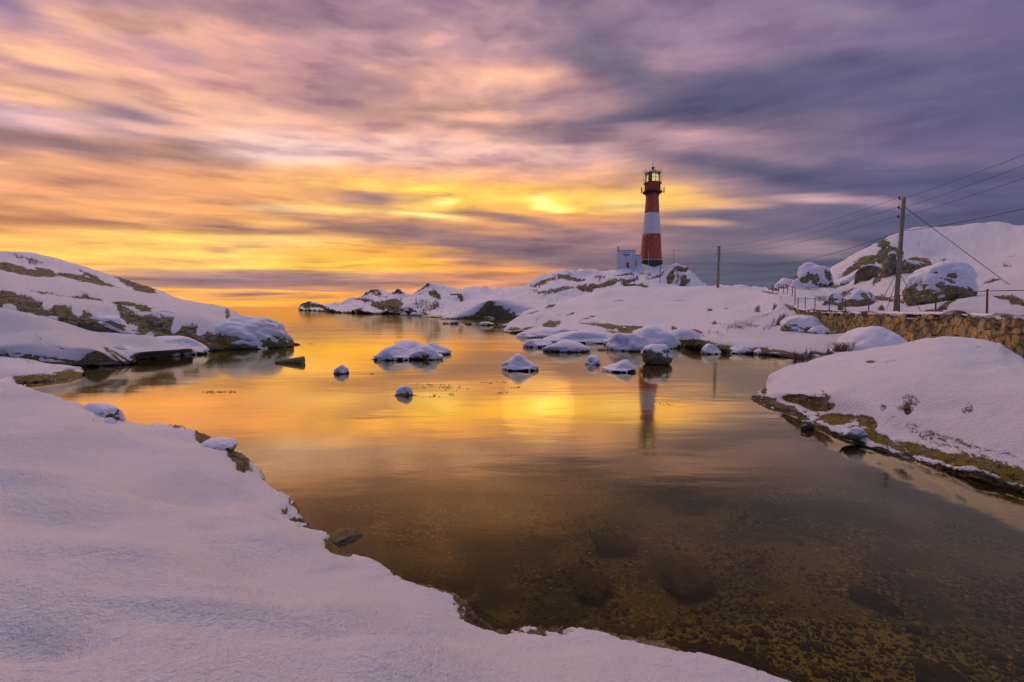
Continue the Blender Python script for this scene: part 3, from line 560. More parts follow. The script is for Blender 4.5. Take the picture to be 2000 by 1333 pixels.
# right bank in the foreground
F_wl = [(1462,783),(1500,800),(1550,820),(1600,842),(1660,866),(1740,892),(1850,926),(1950,955),(2000,969),(2150,1020),(2400,1110)]
F_sky = [(1497,746,.20),(1500,737,.32),(1520,729,.42),(1545,719,.52),(1600,702,.72),(1650,690,.86),(1700,683,.98),(1760,674,1.15),(1800,666,1.28),(1850,659.5,1.42),(1900,661,1.42),(1945,670,1.38),(1975,688,1.26),(2000,703,1.20),(2100,760,1.0),(2300,880,.7)]
land('right_bank', M_near, [
    zz([(a+8, b+26, -.5) for a, b in F_wl]),
    zz([(a, b, -.03) for a, b in F_wl]),
    zz([(1464,779,.03),(1500,793,.055),(1540,803,.07),(1590,822,.07),(1640,842,.075),(1700,858,.085),(1800,888,.09),(1900,920,.095),(2000,945,.10),(2150,992,.10),(2400,1075,.10)]),
    zz([(1468,773,.06),(1500,777,.14),(1540,781,.19),(1590,795,.21),(1640,815,.20),(1700,830,.21),(1800,858,.22),(1900,890,.21),(2000,915,.21),(2150,960,.22),(2400,1040,.22)]),
    zz([(1474,768,.13),(1530,764,.34),(1600,768,.50),(1680,780,.54),(1780,800,.55),(1880,825,.52),(2000,855,.50),(2150,895,.47),(2400,980,.42)]),
    zz([(1484,760,.15),(1530,748,.42),(1600,735,.66),(1680,730,.84),(1760,735,.95),(1850,742,1.0),(1950,760,.96),(2050,790,.9),(2200,850,.8),(2350,930,.6)]),
    zz([(1494,750,.17),(1525,734,.45),(1600,712,.73),(1680,696,.96),(1760,688,1.14),(1850,678,1.34),(1930,688,1.30),(1990,720,1.15),(2100,775,1.0),(2300,895,.7)]),
    zz(F_sky),
    zz([(a, b+3, c-.35) for a, b, c in F_sky]),
    zz([(a, b+10, -.6) for a, b, c in F_sky])],
    620, lump=[(1.8, .11, 's'), (.7, .03, 's'), (.3, .008, 'f')],
    bumps=[(1800,690,200,9,-.05),(1900,712,90,10,-.06),(1720,790,120,20,-.04),(1640,800,60,14,-.03),(1850,795,70,14,-.04)],
    patches=[(1530,790,60,9,20,1),(1510,783,36,7,15,1),(1630,818,46,16,5,1),(1690,825,26,14,30,1),(1720,860,70,12,22,1),(1820,885,90,12,18,1),(1950,925,120,17,18,1),(2100,975,100,16,18,1),(1598,768,26,20,30,.50),(1590,783,10,10,30,.8),(1775,782,20,24,30,.50),(1772,790,8,14,0,.85),(1892,796,12,13,20,.52),(1725,792,6,8,0,.6),(1700,702,14,2.5,0,.9),(1735,703,20,1.6,-8,.6),(1916,673,10,2,5,.7),(1600,835,30,8,30,1),(1850,860,120,16,20,.46),(1950,900,90,18,20,.46),(1488,752,8,18,-20,1)],
    slope=(.84,.66), band=.07, snow=.035, rockamp=.06, rockscale=.35, seed=11)

# ------------------------------------------------------------------ sea bed and water
m, t, b = material('gravel_bed'); p = wpos(t)
n = t.noise(p, 1.1, 5, 0.6); v = t.new('ShaderNodeTexVoronoi'); t.put(v.inputs['Vector'], p); v.inputs['Scale'].default_value = 26
v2 = t.new('ShaderNodeTexVoronoi'); t.put(v2.inputs['Vector'], p); v2.inputs['Scale'].default_value = 60
gc = t.ramp(t.noise(t.vm('MULTIPLY', v.outputs['Color'], (1, 1, 1)), 3.0, 1, 0.5), [(0.3, (.06, .05, .022)), (.5, (.20, .155, .07)), (.62, (.38, .29, .13)), (.75, (.6, .5, .26))])
g2 = t.mix(t.step(v2.outputs['Distance'], .1, .5), (.34, .27, .13), (.19, .15, .07))
sand = t.step(t.noise(p, .55, 4, .55), .46, .56)
c_ = t.mix(sand, gc, g2); c_ = t.mix(t.step(n, .55, .40), c_, (.07, .06, .03))
sq_ = t.vm('MULTIPLY', t.vm('SUBTRACT', p, (2.3, 3.0, -.4)), (.62, 1.25, 0))
sandy = t.step(t.math('ADD', t.vm('LENGTH', sq_), t.math('MULTIPLY', t.math('SUBTRACT', n, .5), 1.1)), 1.0, .80)
fine = t.noise(p, 70, 3, .7)
c_ = t.mix(sandy, c_, t.mix(t.step(fine, .35, .65), (.26, .21, .10), (.50, .41, .21)))
t.put(b.inputs['Base Color'], c_); b.inputs['Roughness'].default_value = .9
t.put(b.inputs['Normal'], bump(t, v.outputs['Distance'], .03))
ys = np.concatenate([[-40, -10, -3, 0], np.geomspace(.6, 60, 150), np.geomspace(80, 20000, 20)])
us = np.linspace(-1, 1, 201); us = np.sign(us)*np.abs(us)**1.3
X = us[None, :]*(np.maximum(np.abs(ys), 12)*2.2)[:, None]; Y = np.repeat(ys[:, None], 201, 1)
Zb = -.38-.045*np.clip(Y-2, 0, 22)-.02*np.clip(Y-24, 0, 200)+.05*fbm(np.stack([X, Y, 0*X], -1)/1.5, 4)
Zb -= .10*np.exp(-((X-1.15)/.7)**2-((Y-2.5)/.45)**2)
seabed = tag(link('seabed', mesh_np('seabed', np.stack([X, Y, Zb], -1).reshape(-1, 3), gridfaces(len(ys), 201)), m), kind='structure')

m, t, b = material('sea_water'); t.n.remove(b); out = [q for q in t.n if q.type == 'OUTPUT_MATERIAL'][0]; p = wpos(t)
fr = t.new('ShaderNodeFresnel'); fr.inputs['IOR'].default_value = 1.6
rip = t.noise(t.vm('MULTIPLY', p, (.10, .35, 1)), 1.0, 3, .5)
rip2 = t.noise(t.vm('MULTIPLY', p, (1.0, 3.0, 1)), 1.0, 3, .5)
bn = bump(t, t.math('ADD', t.math('MULTIPLY', rip, .03), t.math('MULTIPLY', rip2, .004)), .6)
gl = t.new('ShaderNodeBsdfGlossy', distribution='GGX'); gl.inputs['Color'].default_value = (1, .87, .50, 1)
t.put(gl.inputs['Roughness'], t.math('MULTIPLY_ADD', t.step(rip, .4, .65), .05, .060)); t.l.new(bn, gl.inputs['Normal']); t.l.new(bn, fr.inputs['Normal'])
tr = t.new('ShaderNodeBsdfTransparent'); tr.inputs['Color'].default_value = (.84, .79, .44, 1)
mx = t.new('ShaderNodeMixShader'); t.put(mx.inputs[0], t.step(fr.outputs[0], .04, .41, 0.0, .98)); t.l.new(tr.outputs[0], mx.inputs[1]); t.l.new(gl.outputs[0], mx.inputs[2]); t.l.new(mx.outputs[0], out.inputs[0])
S = 20000
ysw = np.concatenate([[-60], np.geomspace(1, 20000, 24)]); usw = np.linspace(-1.0, 1.0, 17)
Xw = usw[None, :]*np.maximum(np.abs(ysw), 60)[:, None]*2.5; Yw = np.repeat(ysw[:, None], 17, 1)
tag(link('water', mesh_np('water', np.stack([Xw, Yw, 0*Xw], -1).reshape(-1, 3), gridfaces(len(ysw), 17)), m), kind='structure')

# ------------------------------------------------------------------ mesh builder for made things
class MB:
    def __init__(s): s.v = []; s.f = []
    def add(s, vs, fs):
        k = len(s.v); s.v += [tuple(v) for v in vs]; s.f += [tuple(i+k for i in f) for f in fs]
    def box(s, c, d, rz=0.0, M=None):
        x, y, z = (q/2 for q in d); rot = Matrix.Rotation(rz, 4, 'Z')
        vs = [Vector((a*x, b_*y, e*z)) for a in (-1, 1) for b_ in (-1, 1) for e in (-1, 1)]
        vs = [rot @ v + Vector(c) for v in vs]
        s.add(vs, [(0,1,3,2),(4,6,7,5),(0,4,5,1),(2,3,7,6),(0,2,6,4),(1,5,7,3)])
    def lathe(s, prof, n=48, c=(0, 0, 0), a0=0.0, a1=2*math.pi, cap=True):
        full = abs(a1-a0-2*math.pi) < 1e-6; m_ = n if full else n+1; vs = []
        for r, z in prof:
            for i in range(m_):
                a = a0+(a1-a0)*i/n; vs.append((c[0]+r*math.cos(a), c[1]+r*math.sin(a), c[2]+z))
        fs = []
        for j in range(len(prof)-1):
            for i in range(n):
                i2 = (i+1) % m_; fs.append((j*m_+i, j*m_+i2, (j+1)*m_+i2, (j+1)*m_+i))
        if cap and full:
            if prof[0][0] > 1e-4: fs.append(tuple(reversed(range(m_))))
            if prof[-1][0] > 1e-4: fs.append(tuple((len(prof)-1)*m_+i for i in range(m_)))
        s.add(vs, fs)
    def tube(s, pts, r, n=8, r1=None):
        pts = [Vector(p) for p in pts]; k = len(pts); vs = []
        for j, p in enumerate(pts):
            d = (pts[min(j+1, k-1)]-pts[max(j-1, 0)]).normalized()
            u = d.cross(Vector((0, 0, 1)) if abs(d.z) < .9 else Vector((1, 0, 0))).normalized(); w_ = d.cross(u)
            rr = r if r1 is None else r+(r1-r)*j/(k-1)
            for i in range(n):
                a = 2*math.pi*i/n; vs.append(p+u*rr*math.cos(a)+w_*rr*math.sin(a))
        fs = [(j*n+i, j*n+(i+1) % n, (j+1)*n+(i+1) % n, (j+1)*n+i) for j in range(k-1) for i in range(n)]
        fs += [tuple(range(n))[::-1], tuple((k-1)*n+i for i in range(n))]
        s.add(vs, fs)
    def build(s, name, mat, parent=None, smooth_=False, bev=0.0):
        me = bpy.data.meshes.new(name); me.from_pydata(s.v, [], s.f); me.update()
        bm = bmesh.new(); bm.from_mesh(me); bmesh.ops.recalc_face_normals(bm, faces=bm.faces)
        if bev: bmesh.ops.bevel(bm, geom=list(bm.edges), offset=bev, segments=2, affect='EDGES')
        bm.to_mesh(me); bm.free()
        if smooth_:
            me.polygons.foreach_set('use_smooth', [len(p.vertices) <= 4 for p in me.polygons])
        return link(name, me, mat, parent)

M_red = simple('red_paint', (.42, .080, .032), .42, var=.28, scale=1.2, bmp=.01)
M_white = simple('white_paint', (.66, .66, .66), .5, var=.10, scale=1.1, bmp=.01)
M_green = simple('green_plinth', (.030, .055, .018), .6, var=.4, scale=2)
M_dark = simple('dark_iron', (.035, .032, .034), .5, .4, .3, 4)
M_lead = simple('grey_roof', (.16, .18, .24), .4, .3, .25, 3)
M_plaster = simple('plaster', (.60, .62, .64), .8, var=.16, scale=1.5, bmp=.02)
M_brown = simple('weathered_door', (.16, .08, .04), .7, var=.3, scale=3)
M_glassd = simple('window_glass', (.03, .035, .045), .15, var=.2, scale=1)
M_door = simple('red_door', (.42, .03, .012), .5, var=.2, scale=3)
M_rust = simple('rusted_iron', (.17, .050, .032), .75, .3, .45, 14, .004)
M_wire = simple('cable', (.03, .03, .035), .5, .3, .2, 4)
M_cer = simple('insulator_glaze', (.05, .025, .02), .25, var=.2, scale=8)
m, t, b = material('pole_wood'); p = coords(t)
g = t.noise(t.vm('MULTIPLY', p, (14, 14, .8)), 1.0, 6, .65)
c_ = t.ramp(g, [(.3, (.09, .068, .042)), (.5, (.25, .21, .15)), (.7, (.40, .37, .32))])
frost = t.step(t.noise(t.vm('MULTIPLY', p, (10, 10, 22)), 1.0, 4, .7), .58, .66)
sx = t.new('ShaderNodeSeparateXYZ'); t.l.new(t.new('ShaderNodeNewGeometry').outputs['Normal'], sx.inputs[0])
c_ = t.mix(t.math('MULTIPLY', frost, t.step(sx.outputs[0], 0.0, .6)), c_, (.7, .72, .78))
t.put(b.inputs['Base Color'], c_); b.inputs['Roughness'].default_value = .85; t.put(b.inputs['Normal'], bump(t, g, .02))
m, t, b = material('lamp_glow'); p = coords(t)
em = t.mix(t.step(t.noise(p, 3, 3, .6), .35, .65), (1.0, .70, .22), (1.0, .88, .45))
b.inputs['Base Color'].default_value = (.9, .7, .3, 1); t.put(b.inputs['Emission Color'], em); b.inputs['Emission Strength'].default_value = .85
M_lamp = m
m, t, b = material('lantern_glass'); b.inputs['Base Color'].default_value = (.75, .8, .8, 1); b.inputs['Roughness'].default_value = .05
t.n.remove(b); out = [q for q in t.n if q.type == 'OUTPUT_MATERIAL'][0]
g1 = t.new('ShaderNodeBsdfGlossy'); g1.inputs['Roughness'].default_value = .05; g2_ = t.new('ShaderNodeBsdfTransparent'); g2_.inputs['Color'].default_value = (.85, .9, .85, 1)
mx = t.new('ShaderNodeMixShader'); mx.inputs[0].default_value = .18; t.l.new(g2_.outputs[0], mx.inputs[1]); t.l.new(g1.outputs[0], mx.inputs[2]); t.l.new(mx.outputs[0], out.inputs[0]); M_glass = m
m, t, b = material('snow'); p = coords(t)
t.put(b.inputs['Base Color'], t.mix(t.noise(p, 3, 4, .6), (.80, .82, .86), (.88, .89, .92))); b.inputs['Roughness'].default_value = .6
b.inputs['Specular IOR Level'].default_value = .35
t.put(b.inputs['Normal'], bump(t, t.math('ADD', t.noise(p, 22, 5, .65), t.noise(p, 5, 4, .6)), .009)); M_snow = m

# ------------------------------------------------------------------ lighthouse
B = at(1271, 516.5, 158)+Vector((0, 0, .3))
lh = empty('lighthouse', B, 'tall red iron lighthouse with one broad white band, standing on the snowy hilltop', 'lighthouse')
def prof_r(z): return float(np.interp(z, [0, 1, 10, 17.4, 24.3], [3.75, 3.62, 3.10, 2.50, 2.12]))
def ring_prof(z0, z1, k=10): return [(prof_r(z), z) for z in np.linspace(z0, z1, k)]
q = MB(); q.lathe([(4.0, -2.0), (4.0, .75), (3.85, .95)], 48); q.build('plinth', M_green, lh)
q = MB(); q.lathe([(3.95, .95), (3.98, 1.0), (3.98, 1.12), (3.70, 1.14)], 48); q.build('plinth_rim', M_white, lh)
q = MB(); q.lathe(ring_prof(1.1, 10), 48)
for z in (3.3, 5.5, 7.8): q.lathe([(prof_r(z)+.0, z-.06), (prof_r(z)+.05, z-.05), (prof_r(z)+.05, z+.05), (prof_r(z)+.0, z+.06)], 48, cap=False)
for k in range(16):
    a = 2*math.pi*k/16
    q.tube([((prof_r(z)+.01)*math.cos(a), (prof_r(z)+.01)*math.sin(a), z) for z in (1.1, 5, 10)], .05, 4)
q.build('lower_red_band', M_red, lh, True)
q = MB(); q.lathe(ring_prof(10.0, 17.4), 48)
for z in (12.4, 14.9): q.lathe([(prof_r(z), z-.05), (prof_r(z)+.04, z-.04), (prof_r(z)+.04, z+.04), (prof_r(z), z+.05)], 48, cap=False)
q.build('white_band', M_white, lh, True)
q = MB(); q.lathe(ring_prof(17.4, 24.3), 48)
for z in (19.6, 21.9): q.lathe([(prof_r(z), z-.05), (prof_r(z)+.04, z-.04), (prof_r(z)+.04, z+.04), (prof_r(z), z+.05)], 48, cap=False)
q.build('upper_red_band', M_red, lh, True)
q = MB()
for k in range(16):
    a = 2*math.pi*k/16
    q.tube([(2.12*math.cos(a), 2.12*math.sin(a), 22.9), (2.3*math.cos(a), 2.3*math.sin(a), 23.8), (3.1*math.cos(a), 3.1*math.sin(a), 24.5)], .09, 5)
q.build('brackets', M_dark, lh)
q = MB(); q.lathe([(2.2, 24.3), (3.30, 24.45), (3.34, 24.7), (2.6, 24.72)], 48); q.build('gallery_floor', M_dark, lh)
rail = MB()
for k in range(24):
    a = 2*math.pi*k/24; rail.tube([(3.28*math.cos(a), 3.28*math.sin(a), 24.7), (3.28*math.cos(a), 3.28*math.sin(a), 25.8)], .03, 4)
for z in (25.25, 25.8): rail.tube([(3.28*math.cos(a), 3.28*math.sin(a), z) for a in np.linspace(0, 2*math.pi, 37)], .03, 4)
rail.build('gallery_railing', M_red, lh)
for s_ in (-1, 1):
    q = MB()
    q.tube([(s_*3.3, -.3, 24.8), (s_*3.9, -.3, 24.9)], .06, 5); q.box((s_*3.95, -.3, 25.3), (.32, .3, 1.9)); q.build('antenna_panel', M_lead, lh)
q = MB(); q.lathe([(2.55, 24.7), (2.62, 24.8), (2.62, 27.3), (2.9, 27.35), (2.95, 27.55), (2.5, 27.6)], 40); q.build('watch_room', M_red, lh, True)
q = MB()
for k in range(36):
    a = 2*math.pi*k/36; q.tube([(2.66*math.cos(a), 2.66*math.sin(a), 24.9), (2.66*math.cos(a), 2.66*math.sin(a), 27.2)], .018, 4)
q.build('ladder_bars', M_dark, lh)
q = MB(); q.lathe([(2.95, 27.45), (3.05, 27.5), (3.05, 27.75), (2.5, 27.78)], 40); q.build('lantern_walkway', M_dark, lh)
# lantern room: red blind panels between the lit panes; angle -90 deg faces the camera
segs = 12
def panel(k): return k in (7, 2)
for k in range(segs):
    a0, a1 = 2*math.pi*k/segs, 2*math.pi*(k+1)/segs
    q = MB(); q.lathe([(2.42, 27.7), (2.42, 31.0)], 4, a0=a0+.14, a1=a1+.14, cap=False)
    q.build('wall_panel' if panel(k) else 'pane', M_red if panel(k) else M_glass, lh)
q = MB()
for k in range(segs):
    a = 2*math.pi*k/segs+.14; q.tube([(2.45*math.cos(a), 2.45*math.sin(a), 27.7), (2.45*math.cos(a), 2.45*math.sin(a), 31.0)], .07, 5)
for z in (27.85, 29.4, 30.95): q.tube([(2.45*math.cos(a), 2.45*math.sin(a), z) for a in np.linspace(0, 2*math.pi, 37)], .05, 4)
q.build('glazing_bars', M_dark, lh)
q = MB(); q.lathe([(.7, 27.9), (1.8, 28.2), (2.05, 29.3), (1.8, 30.4), (.7, 30.8)], 24); q.build('lamp_lens', M_lamp, lh, True)
q = MB(); q.lathe([(2.7, 30.95), (2.75, 31.15), (2.4, 31.3), (1.6, 31.75), (.8, 32.25), (.42, 32.4)], 40); q.build('dome_roof', M_lead, lh, True)
q = MB(); q.lathe([(.4, 32.35), (.42, 33.0), (.5, 33.05), (.48, 33.25), (.1, 33.3)], 16); q.tube([(0, 0, 33.2), (0, 0, 35.6)], .05, 5); q.build('ventilator', M_dark, lh)
q = MB()
for k in range(10):
    a = 2*math.pi*(k+.5)/10; q.tube([(2.98*math.cos(a), 2.98*math.sin(a), 27.7), (2.98*math.cos(a), 2.98*math.sin(a), 32.3)], .035, 4)
for z in (28.8, 31.6, 32.3): q.tube([(2.98*math.cos(a), 2.98*math.sin(a), z) for a in np.linspace(0, 2*math.pi, 37)], .03, 4)
q.build('lantern_guard_rail', M_dark, lh)
q = MB(); q.tube([(-1.45, -3.25, 1.2), (-1.2, -2.95, 7.8)], .035, 4); q.tube([(-1.05, -3.38, 1.2), (-.85, -3.05, 7.8)], .035, 4)
for z in np.arange(1.5, 7.8, .35):
    f = (z-1.2)/6.6; q.tube([(-1.45+.25*f, -3.25+.3*f, z), (-1.05+.2*f, -3.38+.33*f, z)], .03, 4)
q.build('ladder', M_dark, lh)

lh.scale = (.97, .97, .97)

# ------------------------------------------------------------------ service building beside the lighthouse
Bh = at(1222, 528, 152)
hz = empty('service_building', Bh, 'small flat roofed white building with a red door at the foot of the lighthouse', 'building', rz=R(-14))
W_, D_, H_ = 5.9, 4.6, 6.3
q = MB(); q.box((0, D_/2, H_/2-.8), (W_, D_, H_+1.6)); q.build('wall', M_plaster, hz)
q = MB(); q.box((0, D_/2, H_+.08), (W_+.25, D_+.25, .2)); rf = q.build('roof', M_lead, hz)
q = MB(); q.box((-W_/2+.45, .6, H_+.75), (.7, .6, 1.5)); q.build('chimney', M_plaster, rf)
for x in (-.55, .15, .85):
    q = MB(); q.box((x, -.02, H_-1.35), (.62, .10, .62)); wd = q.build('window', M_white, hz)
    q = MB(); q.box((x, -.06, H_-1.35), (.46, .06, .46)); q.build('pane', M_glassd, wd)
q = MB(); q.box((.62, -.03, 1.55), (.85, .12, 1.95)); dr = q.build('door', M_door, hz)
q = MB(); q.box((.94, -.12, 1.5), (.06, .08, .16)); q.build('handle', M_dark, dr)
q = MB(); q.box((W_/2+.02, 2.3, 1.6), (.12, 1.1, 3.6)); q.build('side_door', M_brown, hz)
q = MB(); q.box((W_/2+1.1, 3.4, 2.3), (2.2, 2.2, 5.4)); q.build('annex', M_plaster, hz)
q = MB(); q.box((W_/2+1.1, 3.4, 5.08), (2.35, 2.35, .14)); q.build('annex_roof', M_lead, hz)

# ------------------------------------------------------------------ poles, masts and cables
def pole(px, py_b, py_t, Y, r, label, group='utility poles carrying the cables', lean=0.0, nins=3, side=-1, sp=.60):
    b0 = at(px, py_b, Y); tp = at(px, py_t, Y); H = tp.z-b0.z
    root = empty('utility_pole', b0, label, 'pole', group)
    q = MB(); q.tube([(0, 0, -.4), (lean*.5, 0, H*.5), (lean, 0, H)], r, 14, r*.78); q.build('post', M_pole, root, True)
    for k in range(nins):
        z = H-.12-sp*k
        q = MB(); q.tube([(lean, 0, z), (lean+side*(r+.13), 0, z)], .014, 5); q.tube([(lean+side*(r+.13), 0, z-.02), (lean+side*(r+.13), 0, z+.10)], .012, 5)
        br_ = q.build('bracket', M_dark, root)
        q = MB(); q.lathe([(.025, .0), (.055, .02), (.05, .06), (.06, .08), (.04, .13), (.01, .15)], 10, c=(lean+side*(r+.13), 0, z+.02)); q.build('insulator', M_cer, br_)
    return root, H
M_pole = bpy.data.materials['pole_wood']
near_pole, HN = pole(1750, 603, 386, 25.5, .118, 'thick weathered wooden utility pole behind the stone wall, nearest the camera', lean=.05, sp=.5)
far_pole, HF = pole(1402, 565, 481, 64, .20, 'slim distant utility pole rising behind the smooth snow dome', sp=.5)
off_pole, HO = pole(2330, 600, 130, 12.5, .155, 'wooden utility pole to the right, outside the picture', lean=0, sp=.5)
mast, HM = pole(1315.5, 520, 488, 158, .11, 'thin small mast on the skyline right of the lighthouse', 'thin posts around the lighthouse', nins=1, sp=1)
def cable(P0, P1, sag, r, label, name='cable', cat='cable', group=None):
    n = 28; q = MB()
    q.tube([P0.lerp(P1, k/n)-Vector((0, 0, sag*4*(k/n)*(1-k/n))) for k in range(n+1)], r, 5)
    return tag(q.build(name, M_wire), label, cat, group)
for k, nm in enumerate(('highest', 'middle', 'lowest')):
    side = -.30
    pn = near_pole.location+Vector((.05+side, 0, HN-.12-.5*k+.1)); pf = far_pole.location+Vector((-.33, 0, HF-.12-.5*k+.1))
    po = at(2330, 386-.396*565+[0, 26, 60][k]+8, 12.5)
    cable(pn, pf, .55, .010, f'{nm} of the three thin cables between the two utility poles', 'power_line', 'cable', 'three cables strung between the poles')
    cable(near_pole.location+Vector((.05+.12, 0, HN-.12-.5*k+.1)), po, .10, .010, f'{nm} of the three thin cables climbing from the near pole to the right edge', 'power_line', 'cable', 'three cables leaving to the right')
    cable(pf, lh.location+Vector((1, -2, 7-k)), 1.6, .010, f'{nm} of the three faint cables from the distant pole to the lighthouse', 'power_line', 'cable', 'three faint cables to the lighthouse')
tn = near_pole.location+Vector((.03, 0, HN*.70))
cable(tn, far_pole.location+Vector((.2, 0, HF-1.9)), 1.3, .016, 'thicker low cable sagging from the near pole to the distant pole', 'telephone_line')
cable(tn, at(2330, 322, 12.5), .22, .016, 'thicker low cable from the near pole out over the snowy hill to the right', 'telephone_line')
gt = near_pole.location+Vector((.16, 0, HN-.55))
cable(gt, at(1972, 557, 27), .0, .016, 'long stay wire slanting from the pole top down to the snow on the right', 'stay_wire', 'stay wire')
cable(near_pole.location+Vector((.15, 0, 1.85)), at(1798, 607, 24.3), .0, .014, 'short stay wire slanting down right from the pole foot', 'stay_wire', 'stay wire')
cable(near_pole.location+Vector((-.15, 0, 1.85)), at(1722, 588, 28), .0, .014, 'short stay wire slanting down left from the pole, the longer lower one', 'stay_wire', 'stay wire')
cable(near_pole.location+Vector((-.15, 0, 1.3)), at(1732, 604, 24.5), .0, .012, 'steep short stay wire close to the left of the pole foot', 'stay_wire', 'stay wire')
def thin_post(px, b_, t_, Y, r, mat, label):
    P0 = at(px, b_, Y); P1 = at(px, t_, Y); q = MB(); q.tube([(0, 0, -.5), (0, 0, P1.z-P0.z)], r, 8); q.lathe([(r*1.5, P1.z-P0.z), (r*1.5, P1.z-P0.z+r), (.01, P1.z-P0.z+r*2)], 8)
    o = q.build('marker_post', mat); o.location = P0; tag(o, label, 'post', 'thin posts around the lighthouse')
thin_post(1288.6, 566, 522, 133, .10, M_dark, 'dark thin post in front of the rocks right of the lighthouse foot')
thin_post(1266.5, 521, 491, 150, .06, M_white, 'pale thin post directly in front of the red lighthouse base')
thin_post(1247, 536, 503, 146, .08, M_white, 'pale thin post between the white building and the lighthouse')
thin_post(1125, 536, 526, 146, .05, M_dark, 'tiny dark post on the ridge left of the white building')

# ------------------------------------------------------------------ stone wall
wl_top = np.array([tuple(at(a, b_, d)) for a, b_, d in WALL]); seg = np.r_[0, np.cumsum(np.linalg.norm(np.diff(wl_top[:, :2], axis=0), axis=1))]
Ltot = seg[-1]; ds = .035; ns = int(Ltot/ds); ss = np.linspace(0, Ltot, ns); top = pchip(seg, wl_top, ss)
hz_ = np.linspace(0, 1, 62); depthw = 2.3
tan = np.gradient(top[:, :2], axis=0); tan /= np.linalg.norm(tan, axis=1)[:, None]; nrm = np.stack([-tan[:, 1], tan[:, 0]], 1)
nrm *= np.sign(-(top[:, 0]*nrm[:, 0]+top[:, 1]*nrm[:, 1]))[:, None]
SS, HH = np.meshgrid(ss, hz_*depthw)
rs = np.random.RandomState(3); cw, ch = .56, .42
gx, gy = int(Ltot/cw)+3, int(depthw/ch)+3
cx = (np.arange(gx)[None, :]+rs.rand(gy, gx)*.9+.5*(np.arange(gy) % 2)[:, None])*cw-cw; cy = (np.arange(gy)[:, None]+rs.rand(gy, gx)*.85)*ch-ch*.8
tone = rs.rand(gy, gx); warp_ = fbm(np.stack([SS, HH, 0*SS], -1)*3, 3)*.05
A1 = SS+warp_; B1 = HH+fbm(np.stack([SS, HH, 0*SS+7], -1)*3, 3)*.05
f1 = np.full(SS.shape, 9.); f2 = f1.copy(); tn_ = np.zeros(SS.shape)
ii = np.floor(A1/cw).astype(int)+1; jj = np.floor(B1/ch).astype(int)+1
for dj in range(-2, 3):
    for di in range(-2, 3):
        I = np.clip(ii+di, 0, gx-1); J = np.clip(jj+dj, 0, gy-1)
        d = np.maximum(np.abs(A1-cx[J, I])*.9, np.abs(B1-cy[J, I])*1.1)*.5+np.hypot(A1-cx[J, I], (B1-cy[J, I])*1.15)*.5
        new = d < f1; f2 = np.where(new, f1, np.minimum(f2, d)); tn_ = np.where(new, tone[J, I], tn_); f1 = np.where(new, d, f1)
gap = smooth(f2-f1, .0, .055)
out_ = gap*.085+(tn_-.5)*.05+fbm(np.stack([SS, HH, 0*SS], -1)*9, 3)*.022+.18*HH/depthw
ztop = .03*perlin(np.stack([ss*2.2, 0*ss, 0*ss], -1))
PW = np.stack([top[None, :, 0]+nrm[None, :, 0]*out_, top[None, :, 1]+nrm[None, :, 1]*out_, top[None, :, 2]-HH-.06+ztop[None]*(1-HH/depthw)], -1)
Pb = PW[:1].copy(); Pb[..., 0] -= nrm[None, :, 0]*.35; Pb[..., 1] -= nrm[None, :, 1]*.35; Pb[..., 2] -= .12
PW = np.concatenate([Pb, PW]); tn2 = np.concatenate([tn_[:1], tn_]); gp2 = np.concatenate([gap[:1], gap])
m, t, b = material('wall_stone'); p = wpos(t)
a1 = t.new('ShaderNodeAttribute', attribute_name='tone').outputs['Fac']; a2 = t.new('ShaderNodeAttribute', attribute_name='gap').outputs['Fac']
n = t.noise(p, 7, 6, .7); sc = t.ramp(a1, [(0, (.20, .18, .085)), (.3, (.31, .265, .11)), (.55, (.40, .33, .13)), (.75, (.52, .36, .12)), (.9, (.62, .37, .10)), (1, (.46, .42, .25))])
sc = t.mix(t.step(n, .4, .68), sc, t.mix(1.0, sc, (.5, .49, .47), 'MULTIPLY')); sc = t.mix(t.step(t.noise(p, 3.1, 5, .6), .6, .72), sc, (.42, .29, .08))
sc = t.mix(t.step(t.noise(t.vm('MULTIPLY', p, (5, 5, .9)), 1, 4, .6), .52, .7), sc, t.mix(1.0, sc, (.5, .5, .48), 'MULTIPLY'))
sc = t.mix(a2, (.012, .010, .007), sc)
t.put(b.inputs['Base Color'], sc); b.inputs['Roughness'].default_value = .9; t.put(b.inputs['Normal'], bump(t, t.math('ADD', n, t.noise(p, 30, 4, .6)), .03))
wall_ = tag(link('stone_wall', mesh_np('stone_wall', PW.reshape(-1, 3), gridfaces(PW.shape[0], ns), True, {'tone': tn2.ravel(), 'gap': gp2.ravel()}), m), 'long curved retaining wall of brown rough stones topped with snow', 'wall')
# snow lying along the wall top, hanging a little over the edge
k_ = np.linspace(0, 1, 12); over = .10+.05*perlin(np.stack([ss*1.3, 0*ss+3, 0*ss], -1)); drop = .03+.085*np.clip(perlin(np.stack([ss*1.1, 0*ss+9, 0*ss], -1))+.35+.6*perlin(np.stack([ss*4, 0*ss+5, 0*ss], -1)), 0, 1.4)
rowsW = []
for k in k_:
    if k < .25: o_, z_ = over*np.ones(ns)*(.9+k*.4), -drop*(1-k/.25)
    elif k < .5: f = (k-.25)/.25; o_, z_ = over*(1-f*.6), .07*np.sin(f*math.pi/2)+0*ss
    else: f = (k-.5)/.5; o_, z_ = over*.4-f*.9, .07-.05*f+.02*perlin(np.stack([ss*1.5, 0*ss+f*2, 0*ss], -1))
    rowsW.append(np.stack([top[:, 0]+nrm[:, 0]*o_, top[:, 1]+nrm[:, 1]*o_, top[:, 2]+z_-.03], -1))
PS = np.stack(rowsW)
